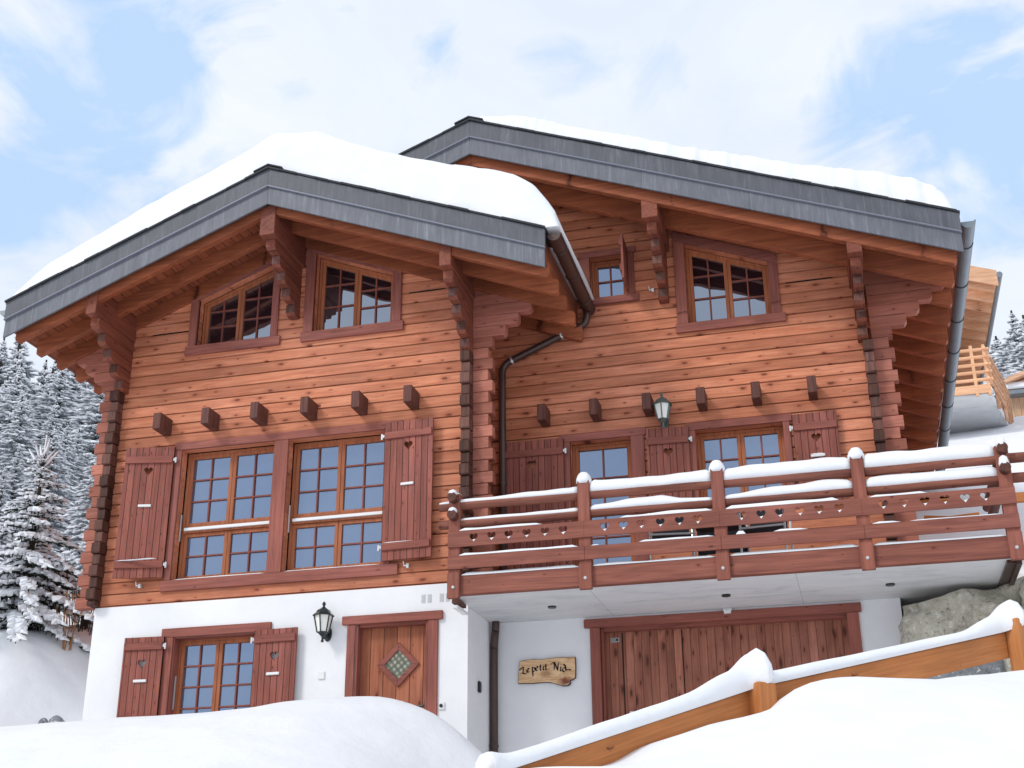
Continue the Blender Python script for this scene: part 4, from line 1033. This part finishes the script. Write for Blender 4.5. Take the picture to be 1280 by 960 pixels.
# ------------------------------------------------------------------ patio chairs on the balcony
def chair():
    r = empty('patio_chair', (0, 0, 0))
    m = MB(); m.box(-.22, .22, -.22, .22, .42, .45); m.build('seat', M['charcoal'], r, bevel=.01)
    m = MB(); m.prism_x([(.20, .46), (.225, .46), (.30, .88), (.275, .88)], -.21, .21); m.build('backrest', M['charcoal'], r, bevel=.008)
    for sx in (-.245, .245):
        m = MB(); m.tube([(sx, -.25, 0), (sx, -.22, .62), (sx, .22, .62)], .014, 8); m.build('leg', M['steel'], r)
        m = MB(); m.tube([(sx, .28, 0), (sx, .20, .45), (sx, .31, .92)], .014, 8); m.build('leg', M['steel'], r)
    m = MB(); m.tube([(-.245, .31, .92), (.245, .31, .92)], .014, 8); m.tube([(-.245, -.235, .43), (.245, -.235, .43)], .012, 8); m.build('crossbar', M['steel'], r)
    return r
ch = chair(); ch.location = (2.42, -.02, 2.80); ch.rotation_euler = (0, 0, .15); tag(ch, 'dark-seated metal patio chair on the balcony in front of the glazed door side', 'chair', 'patio chairs on the balcony')
c2 = copy_tree(ch); c2.location = (3.48, -.04, 2.80); c2.rotation_euler = (0, 0, -.1); c2['label'] = 'dark-seated metal patio chair on the balcony below the balcony window'
t = empty('patio_table', (2.96, .35, 2.80)); tag(t, 'dark patio table between the two chairs on the balcony', 'table')
m = MB(); m.box(-.28, .28, -.30, .30, .56, .60); m.build('table_top', M['charcoal'], t, bevel=.008)
for a in (-.24, .24):
    for b in (-.25, .25): m = MB(); m.box(a - .02, a + .02, b - .02, b + .02, 0, .56); m.build('leg', M['charcoal'], t)
m = MB(); m.box(-.26, .26, -.28, -.26, .25, .5); m.build('side_panel', M['charcoal'], t)

# ------------------------------------------------------------------ boulders of the retaining wall
def boulder(name, x0, x1, y0, y1, z0, z1, mat, label, seed, cuts=4, tilt=0):
    bm = bmesh.new(); bmesh.ops.create_cube(bm, size=1); bmesh.ops.subdivide_edges(bm, edges=bm.edges[:], cuts=9, use_grid_fill=True)
    for v in bm.verts:
        p = v.co.copy(); r = max(abs(p.x), abs(p.y), abs(p.z)) * 2
        sph = p.normalized() * .5; q = p.lerp(sph, .12)
        n = mn.fractal(q * 3.2 + Vector((seed, seed * 2, 0)), 1, 2, 4); q *= 1 + .16 * n
        v.co = Vector(((x0 + x1) / 2 + q.x * (x1 - x0) * 1.08, (y0 + y1) / 2 + q.y * (y1 - y0), (z0 + z1) / 2 + q.z * (z1 - z0) * 1.08 + tilt * q.x))
    me = bpy.data.meshes.new(name); bm.to_mesh(me); bm.free(); me.materials.append(mat); me.polygons.foreach_set('use_smooth', [True] * len(me.polygons))
    o = bpy.data.objects.new(name, me); COL.objects.link(o); tag(o, label, 'boulder', 'boulders of the retaining wall'); return o
boulder('boulder', 4.88, 6.12, .42, 1.9, 1.76, 2.52, M['rock'], 'big pale lichen-spotted boulder under the right end of the balcony slab', 1.3, tilt=.20)
boulder('boulder', 4.93, 5.78, .35, 1.1, 1.10, 1.76, M['rock_grey'], 'flat blue-grey stone below the big lichen-spotted boulder', 4.1)
boulder('boulder', 5.84, 6.5, .20, 1.1, 1.2, 1.86, M['rock'], 'small stone squeezed behind the right fence post', 7.7)
boulder('boulder', 6.12, 7.2, -.05, .9, 1.95, 2.52, M['rock'], 'boulder at the far right edge beyond the balcony corner', 9.2)
boulder('boulder', 5.0, 6.4, .4, 1.1, .3, 1.1, M['rock_grey'], 'stone at the foot of the retaining wall, buried in snow', 3.2)

# ------------------------------------------------------------------ foreground ramp fence
fn = empty('ramp_fence', (2.42, -7.31, -.3)); tag(fn, 'golden timber fence with one wide rail climbing to the right in the foreground', 'fence')
FL = Vector((2.42, -7.31, -.3))
P0 = Vector((2.36, -7.50, -.045)); P1 = Vector((3.62, -5.47, .665)); P2 = Vector((5.49, -3.36, 1.345)); P3 = P2 + (P2 - P1) * .9
def plank(a, b, h, th):
    d = b - a; X_ = d.normalized(); Y_ = Vector((-d.y, d.x, 0)).normalized(); Z_ = X_.cross(Y_)
    m = MB(); m.box(0, d.length, -th / 2, th / 2, -h * abs(Z_.z), 0); o = m.build('rail', M['golden'], fn, bevel=.006)
    o.matrix_local = Matrix(((X_.x, Y_.x, Z_.x, a.x - FL.x), (X_.y, Y_.y, Z_.y, a.y - FL.y), (X_.z, Y_.z, Z_.z, a.z - FL.z), (0, 0, 0, 1)))
for a, b in ((P0, P1), (P1, P2), (P2, P3)): plank(a, b, .205, .06)
def fpost(p, top):
    d = (P2 - P1); hd = Vector((d.x, d.y, 0)).normalized(); n = Vector((hd.y, -hd.x, 0)); m = MB(); w, dd = .078, .062
    c = p + n * (.03 + dd + .002) - FL; c.z = 0
    vs = []
    for z in (top - FL.z, -.6 + p.z - FL.z):
        for sx, sy in ((-1, -1), (1, -1), (1, 1), (-1, 1)): q = c + hd * w * sx + n * dd * sy; vs.append((q.x, q.y, z))
    m.add(vs, [(0, 1, 2, 3), (7, 6, 5, 4), (0, 4, 5, 1), (1, 5, 6, 2), (2, 6, 7, 3), (3, 7, 4, 0)]); m.build('post', M['golden_v'], fn, bevel=.008)
for p, tz in ((P0, -.05), (P1, .685), (P2, 1.42), (P3, P3.z + .05)): fpost(p, tz)
m = MB()
def ridge_snow(a, b, hf, bf, w=.05, n=150, seed=0):
    """snow on the rail from a to b; bf(t) swells it sideways over the posts"""
    d = b - a; hd = Vector((d.x, d.y, 0)).normalized(); nr = Vector((hd.y, -hd.x, 0)); vs = []; q = 9
    for i in range(n + 1):
        t = i / n; bb = bf(t); h = hf(t) * (1 + .06 * mn.noise(Vector((t * 7, seed, 0)))); p = a + d * t + nr * .06 * bb
        for (o, k) in ((1, 0), (1.12, .25), (1.02, .55), (.66, .85), (.1, 1), (-.5, .93), (-.98, .62), (-1.1, .3), (-1, 0)):
            vs.append(p + nr * (w * (1 + 1.05 * bb) * (1 + .12 * (k > 0)) * o) + Vector((0, 0, h * k + .001 + (.02 * bb if k == 0 else 0))))
    fs = []
    for i in range(n):
        for k in range(q - 1): fs.append((i * q + k, (i + 1) * q + k, (i + 1) * q + k + 1, i * q + k + 1))
    fs.append(tuple(range(q))); fs.append(tuple(n * q + k for k in range(q))); m.add(vs, fs)
gs = lambda t, c, w: math.exp(-((t - c) / w) ** 2)
ridge_snow(P0, P1, lambda t: .075 + .03 * t + .13 * gs(t, 1.0, .06) + .05 * gs(t, .88, .10) + .05 * gs(t, 0, .05), lambda t: gs(t, 1, .035) + .3 * gs(t, 0, .035), seed=1)
ridge_snow(P1, P2, lambda t: .085 - .015 * t + .17 * gs(t, 0, .035) + .16 * gs(t, 1, .05) + .06 * gs(t, .91, .07), lambda t: gs(t, 0, .03) + gs(t, 1, .03), seed=2)
ridge_snow(P2, P3, lambda t: .09 + .14 * gs(t, 0, .05), lambda t: gs(t, 0, .03), seed=3)
tag(m.build('fence_snow', M['snow'], smooth=True), 'snow heaped along the foreground fence rail', 'snow', kind='stuff')

# golden fence by the terrace, half buried
fe = empty('terrace_fence', (6.2, 1.8, 2.8)); tag(fe, 'golden timber fence half buried in snow beyond the right end of the balcony', 'fence')
m = MB(); m.box(-.0, 3.5, -.04, .02, 1.06, 1.18); m.build('rail', M['golden'], fe, bevel=.005)
m = MB(); m.box(.02, .14, -.06, .06, -.3, 1.0); m.build('post', M['golden_v'], fe, bevel=.005)
m = MB(); m.box(1.8, 1.92, -.06, .06, -.3, 1.0); m.build('post', M['golden_v'], fe, bevel=.005)
m = MB(); m.prism_y([(-1.08, 1.20), (-.5, 1.26), (-.5, 1.20), (-1.08, 1.27)], -.03, .03); m.tube([(-1.08, .3, 1.30), (-.45, .3, 1.22)], .04, 6); m.tube([(-.90, .2, 1.02), (-.6, .2, .985), (-.25, .2, 1.01)], .03, 6); m.build('rail', M['golden'], fe)

# ------------------------------------------------------------------ neighbouring chalet, up the slope on the right
nb = empty('neighbour_chalet', (7.2, 15.5, 9.0)); tag(nb, 'pale larch chalet up the slope on the right, deep eaves and grey balcony slab', 'house')
NL = Vector((7.2, 15.5, 9.0))
def nbx(m, x0, x1, y0, y1, z0, z1): m.box(x0 - NL.x, x1 - NL.x, y0 - NL.y, y1 - NL.y, z0 - NL.z, z1 - NL.z)
m = MB(); nbx(m, 3.2, 6.3, 18.2, 26, 7.5, 13.0); m.build('wall', M['pale'], nb)
NR = lambda x: 13.05 + .36 * (8.36 - x) if x > 6.5 else 13.05 + .36 * 1.86 - .36 * (6.5 - x)        # roof top line on this side of the ridge
def nslab(m, x0, x1, y0, y1, t0, t1): m.prism_y([(x0 - NL.x, NR(x0) - t1 - NL.z), (x1 - NL.x, NR(x1) - t1 - NL.z), (x1 - NL.x, NR(x1) - t0 - NL.z), (x0 - NL.x, NR(x0) - t0 - NL.z)], y0 - NL.y, y1 - NL.y)
m = MB(); nslab(m, 6.5, 8.36, 14.45, 26, .02, .22); nslab(m, 3.5, 6.5, 14.45, 26, .02, .22); rfn = m.build('roof', M['pale'], nb)
m = MB(); nslab(m, 6.5, 8.37, 14.40, 14.449, .0, .40); nslab(m, 3.5, 6.5, 14.40, 14.449, .0, .40); m.build('fascia', M['pale'], rfn, bevel=.004)
for i in range(12): m = MB(); nslab(m, 6.5, 8.30, 14.62 + .58 * i, 14.74 + .58 * i, .22, .44); m.build('rafter', M['pale'], rfn)
m = MB(); m.tube([(8.42 - NL.x, 14.4 - NL.y, 12.93 - NL.z), (8.42 - NL.x, 26 - NL.y, 12.85 - NL.z)], .075, 10); m.build('gutter', M['grey_gutter'], nb)
SB = [(5.5, 15.42), (7.91, 15.42), (8.42, 17.3), (8.7, 18.6), (5.5, 18.6)]
m = MB(); n = 5; m.add([(x - NL.x, y - NL.y, 10.40 - NL.z) for x, y in SB] + [(x - NL.x, y - NL.y, 10.58 - NL.z) for x, y in SB], [(4, 3, 2, 1, 0), (5, 6, 7, 8, 9)] + [(i, (i + 1) % 5, (i + 1) % 5 + 5, i + 5) for i in range(5)]); m.build('balcony_slab', M['concrete'], nb)
rr = MB(); 
corner = Vector((7.93, 15.38, 10.42)); mid_ = Vector((8.46, 17.3, 10.42)); end = Vector((8.74, 18.6, 10.42)); left = Vector((5.5, 15.38, 10.42))
rr.box(left.x - NL.x, corner.x - NL.x, -.15, -.10, 1.42, 1.62); rl2 = rr.build('railing', M['pale'], nb)
for k in range(5):
    z = 10.75 + .19 * k; m = MB(); P_ = [left + Vector((0, 0, z - 10.42)), corner + Vector((.12, 0, z - 10.42))]; m.tube([p - NL for p in P_], .045, 8); m.build('rail_pole', M['pale'], rl2)
    m = MB(); m.tube([corner + Vector((0, -.1, z - 10.42)) - NL, mid_ + Vector((0, 0, z - 10.42)) - NL, end + Vector((0, 0, z - 10.42)) - NL], .045, 8); m.build('rail_pole', M['pale'], rl2)
for p in (corner - Vector((.28, 0, 0)), corner, corner.lerp(mid_, .5), mid_, mid_.lerp(end, .5), end):
    m = MB(); q = p - NL; m.box(q.x - .035, q.x + .035, q.y - .035, q.y + .035, 1.35, 2.62); m.build('railing_post', M['pale'], rl2)
m = MB(); 
nsv = lambda x: NR(x) + .0
m.prism_y([(6.5 - NL.x, NR(6.5) - NL.z), (8.1 - NL.x, NR(8.1) - NL.z + .002), (7.6 - NL.x, NR(7.6) - NL.z + .14), (6.5 - NL.x, NR(6.5) - NL.z + .2)], -.6, 10); o = m.build('roof_snow', M['snow'], smooth=False, bevel=.05); o.location = NL; tag(o, 'snow on the roof of the pale neighbouring chalet', 'snow')
# further chalet with a snowy roof at the right edge
fc = empty('far_chalet', (11, 27, 13)); tag(fc, 'far larch-clad chalet with a snow-covered roof at the right edge', 'house')
m = MB(); m.box(-1.15, 6, .1, 6, -2, 1.55); m.build('wall', M['pale_z'], fc)
m = MB(); m.box(-1.5, 6, -.3, .1, 1.55, 1.68); m.build('gutter', M['grey_gutter'], fc)
m = MB(); m.box(-1.2, 6, -.1, .1, .18, .32); m.build('beam', M['casing'], fc)
m = MB(); m.prism_y([(-.9, 1.95), (1.4, 2.75), (3.7, 1.95)], -.2, 3); m.build('gable', M['pale_z'], fc)
m = MB(); m.prism_y([(-1.2, 1.88), (1.4, 2.80), (4.0, 1.88), (4.0, 2.02), (1.4, 2.95), (-1.2, 2.02)], -.5, 3); m.build('roof', M['pale'], fc)
m = MB(); m.add([(-1.6, -.35, 1.70), (6.5, -.35, 1.70), (6.5, 5, 3.6), (-1.6, 5, 3.6), (-1.6, -.35, 1.92), (6.5, -.35, 1.92), (6.5, 5, 3.95), (-1.6, 5, 3.95)], [(3, 2, 1, 0), (4, 5, 6, 7), (0, 1, 5, 4), (1, 2, 6, 5), (2, 3, 7, 6), (3, 0, 4, 7)])
o = m.build('roof_snow', M['snow'], bevel=.06); o.location = (11, 27, 13); tag(o, 'smooth snow on the long roof of the far larch-clad chalet', 'snow')
m = MB(); m.box(-1.8, 6, 5, 5.1, 3.35, 3.5); m.tube([(-1.7, 4.8, 3.66), (6, 4.8, 4.0)], .05, 6); o = m.build('snow_guard', M['bark'], fc)

# ------------------------------------------------------------------ trees
def conifer_parts(name, H, R, seed, whorls=22, per=9, droop=.35, detail=1.0, snowiness=1.0, needle='needle', fat=1.0):
    r = random.Random(seed)
    root = empty(name, (0, 0, 0))
    m = MB(); m.tube([(0, 0, -.4), (0, 0, H * .3), (.02 * H * .3, 0, H * .65), (0, 0, H)], [.028 * H, .02 * H, .012 * H, .003 * H], 7); m.build('trunk', M['bark'], root)
    dk = MB(); sn = MB()
    def blob(mb, c, d, l, w, h, mi=0, up=0):
        """lumpy elongated tuft: spindle of 3 rings"""
        d = d.normalized(); s = d.cross(Vector((0, 0, 1)));
        s = s.normalized() if s.length > .01 else Vector((1, 0, 0)); u = s.cross(d).normalized()
        vs = [c - d * l * .5]; 
        for t, k in ((-.22, .9), (.2, 1.0)):
            for a in range(4):
                an = a * math.pi / 2 + .78 + r.uniform(-.3, .3); q = r.uniform(.75, 1.2) * k
                vs.append(c + d * l * t + s * math.cos(an) * w * q + u * math.sin(an) * h * q)
        vs.append(c + d * l * .5)
        f = [(0, 2, 1), (0, 3, 2), (0, 4, 3), (0, 1, 4)] + [(1 + k, 1 + (k + 1) % 4, 5 + (k + 1) % 4, 5 + k) for k in range(4)] + [(9, 5, 6), (9, 6, 7), (9, 7, 8), (9, 8, 5)]
        mb.add(vs, f)
    for w in range(whorls):
        t = (w + .5) / whorls; z = H * (.09 + .89 * t); rad = R * (1 - t) ** .85 * (1 + .15 * r.uniform(-1, 1)) + .03 * H * (1 - t)
        n = max(4, int(per * (1 - .4 * t)))
        a0 = r.uniform(0, 6.28)
        for b in range(n):
            a = a0 + 6.283 * b / n + r.uniform(-.25, .25); L_ = rad * r.uniform(.7, 1.12)
            zz = z + r.uniform(-.5, .5) * H / whorls
            segs = max(2, int((2 + 5 * (1 - t)) * detail))
            prev = None
            for k in range(segs):
                q = (k + .6) / segs; dr = droop * L_ * (q ** 1.6) * (1.1 - t); up = .10 * L_ * q * t * 2
                p = Vector((math.cos(a) * L_ * q, math.sin(a) * L_ * q, zz - dr + up))
                d = Vector((math.cos(a), math.sin(a), -droop * 1.2 * q * (1.1 - t)))
                sl = L_ / segs
                wd = (.055 + .16 * (1 - abs(q - .45))) * L_ * .5 + .01 * H
                for sidek in (-1, 0, 1):
                    dd = d.copy(); 
                    if sidek: dd = d + Vector((-math.sin(a), math.cos(a), -.15)) * .8 * sidek
                    pp = p + Vector((-math.sin(a), math.cos(a), 0)) * wd * .55 * sidek + Vector((0, 0, r.uniform(-.02, .02) * H * .3))
                    ll = sl * r.uniform(1.0, 1.6); ww = wd * r.uniform(.28, .45)
                    blob(dk, pp - Vector((0, 0, ww * .55)), dd, ll * 1.0, ww * .8, ww * .45)
                    if r.random() < snowiness: blob(sn, pp + Vector((0, 0, ww * .12)) + d * sl * .18, dd, ll * r.uniform(.85, 1.3), ww * r.uniform(.9, 1.45) * fat, ww * r.uniform(.6, 1.05) * fat)
                    # hanging twigs
                    if r.random() < .6: blob(dk, pp - Vector((0, 0, ww * 1.3)), Vector((r.uniform(-.3, .3), r.uniform(-.3, .3), -1)), ww * 2.2, ww * .22, ww * .22)
    dk.build('crown', M[needle], root); sn.build('crown_snow', M['snow'], root)
    return root
# the young spruce beside the house
sp = conifer_parts('spruce_tree', 2.70, 1.06, 11, whorls=15, per=9, droop=.45, detail=1.2, snowiness=1.0, fat=1.35)
sp.location = (-6.38, .55, 2.74); tag(sp, 'young spruce loaded with fluffy snow just left of the chalet', 'tree')
# open leader with upturned arms
m = MB(); ms = MB()
for a in range(6):
    an = a * 1.05 + .4; d = Vector((math.cos(an) * .55, math.sin(an) * .55, .8)).normalized(); b = Vector((0, 0, 2.32 + .06 * (a % 3)))
    m.tube([b, b + d * .36], [.012, .006], 5); ms.tube([b + d * .06 + Vector((0, 0, .012)), b + d * .18 + Vector((0, 0, .016)), b + d * .27 + Vector((0, 0, .014)), b + d * .37 + Vector((0, 0, .008))], [.012, .02, .016, .007], 7)
m.tube([(0, 0, 2.3), (0, 0, 2.85)], [.016, .006], 5); ms.tube([(0.012, 0, 2.5), (0.012, 0, 2.85)], [.02, .012], 6)
m.build('leader', M['bark'], sp); ms.build('leader_snow', M['snow'], sp, smooth=True)
gr = 'snowy conifers on the slope behind the chalet'
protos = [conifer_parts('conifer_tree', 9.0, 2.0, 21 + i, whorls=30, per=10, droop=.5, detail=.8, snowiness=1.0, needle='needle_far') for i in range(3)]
spots = []; r = random.Random(5)
C0 = Vector((4.319, -14.229, -.713))
def add_tree(bearing, dist, top, idx):
    """a tree on the ground at a bearing from the road (degrees, + is right) and distance; top = rise of its tip per metre of distance"""
    b = math.radians(bearing); x = C0.x + math.sin(b) * dist; y = C0.y + math.cos(b) * dist; z = float(ground(x, y)[0]) - .3
    h = C0.z + top * dist - z
    if h > 1.5: spots.append((x, y, z, h / 9.0, idx))
for dist, n, tp in ((25, 5, .36), (29, 6, .385), (34, 7, .40), (40, 8, .415), (47, 9, .43), (55, 10, .44), (64, 11, .445)):
    for i in range(n):
        add_tree(-40.5 + 9.5 * (i + r.uniform(.15, .85)) / n, dist + r.uniform(-2, 2), tp - r.uniform(0, .05), r.randrange(3))
for i, (bx, dist, tp) in enumerate(((8.35, 62, .440), (8.9, 60, .428), (7.7, 64, .418), (9.5, 62, .432), (10.3, 60, .44), (9.15, 66, .434), (8.1, 66, .425))): add_tree(bx, dist, tp, i % 3)
first = {}
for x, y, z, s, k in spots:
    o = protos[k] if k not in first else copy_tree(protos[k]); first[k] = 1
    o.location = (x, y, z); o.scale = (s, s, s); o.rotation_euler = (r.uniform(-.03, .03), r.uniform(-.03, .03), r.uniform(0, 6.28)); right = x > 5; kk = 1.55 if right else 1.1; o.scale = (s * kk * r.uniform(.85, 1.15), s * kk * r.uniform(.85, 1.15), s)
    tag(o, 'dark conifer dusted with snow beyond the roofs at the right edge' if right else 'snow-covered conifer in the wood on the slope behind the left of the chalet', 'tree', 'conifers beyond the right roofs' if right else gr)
# bare bushes and dead bracken between the spruce and the wall
def bush(name, loc, n, h, spread, mat, seed, label, snow=True):
    r = random.Random(seed); m = MB(); s_ = MB()
    for i in range(n):
        a = r.uniform(0, 6.28); q = r.uniform(0, spread); b = Vector((math.cos(a) * q * .4, math.sin(a) * q * .4, -.1)); e = Vector((math.cos(a) * q, math.sin(a) * q, h * r.uniform(.5, 1))); mid = b.lerp(e, .55) + Vector((r.uniform(-.05, .05), r.uniform(-.05, .05), .05))
        m.tube([b, mid, e], [.009, .006, .003], 4)
        for k in range(3):
            t_ = mid.lerp(e, r.random()); m.tube([t_, t_ + Vector((r.uniform(-.15, .15), r.uniform(-.15, .15), r.uniform(0, .14)))], [.004, .002], 4)
            if snow and r.random() < .7: s_.tube([t_ + Vector((0, 0, .01)), t_ + Vector((r.uniform(-.08, .08), r.uniform(-.08, .08), .05))], [.02, .008], 5)
    root = empty(name, loc); tag(root, label, 'bush'); m.build('branches', mat, root)
    if snow: s_.build('bush_snow', M['snow'], root)
    return root
bush('bare_bush', (-5.75, 1.0, 2.9), 24, 1.0, .45, M['bark'], 3, 'bare twiggy bush with snow on its stems, against the chalet corner')
b_ = bush('dead_bracken', (-5.62, .5, 2.62), 7, .7, .25, M['drystem'], 9, 'rust-brown dead bracken poking out beside the snowy spruce', snow=False)
m = MB()
r = random.Random(4)
for i in range(9):
    c = Vector((r.uniform(-.28, .28), r.uniform(-.15, .15), r.uniform(.35, .85))); m.add([c, c + Vector((r.uniform(.03, .09), .01, r.uniform(-.05, .05))), c + Vector((r.uniform(.0, .07), r.uniform(-.03, .03), r.uniform(-.12, -.04)))], [(0, 1, 2)])
m.build('leaves', M['drystem'], b_)
for i, (x, y, z, s, lab) in enumerate(((-3.72, -2.28, 1.13, .085, 'larger dark stone poking out of the snow at the lower left'), (-3.92, -2.25, 1.16, .05, 'small dark stone at the lower left beside the larger one'))):
    bm = bmesh.new(); bmesh.ops.create_icosphere(bm, subdivisions=3, radius=s)
    for v in bm.verts: v.co *= 1 + .35 * mn.noise(v.co * 14 + Vector((i * 5, 0, 0))); v.co.z *= 1.2
    me = bpy.data.meshes.new('stone'); bm.to_mesh(me); bm.free(); me.materials.append(M['rock_grey']); o = bpy.data.objects.new('stone', me); COL.objects.link(o); o.location = (x, y, z); tag(o, lab, 'stone')
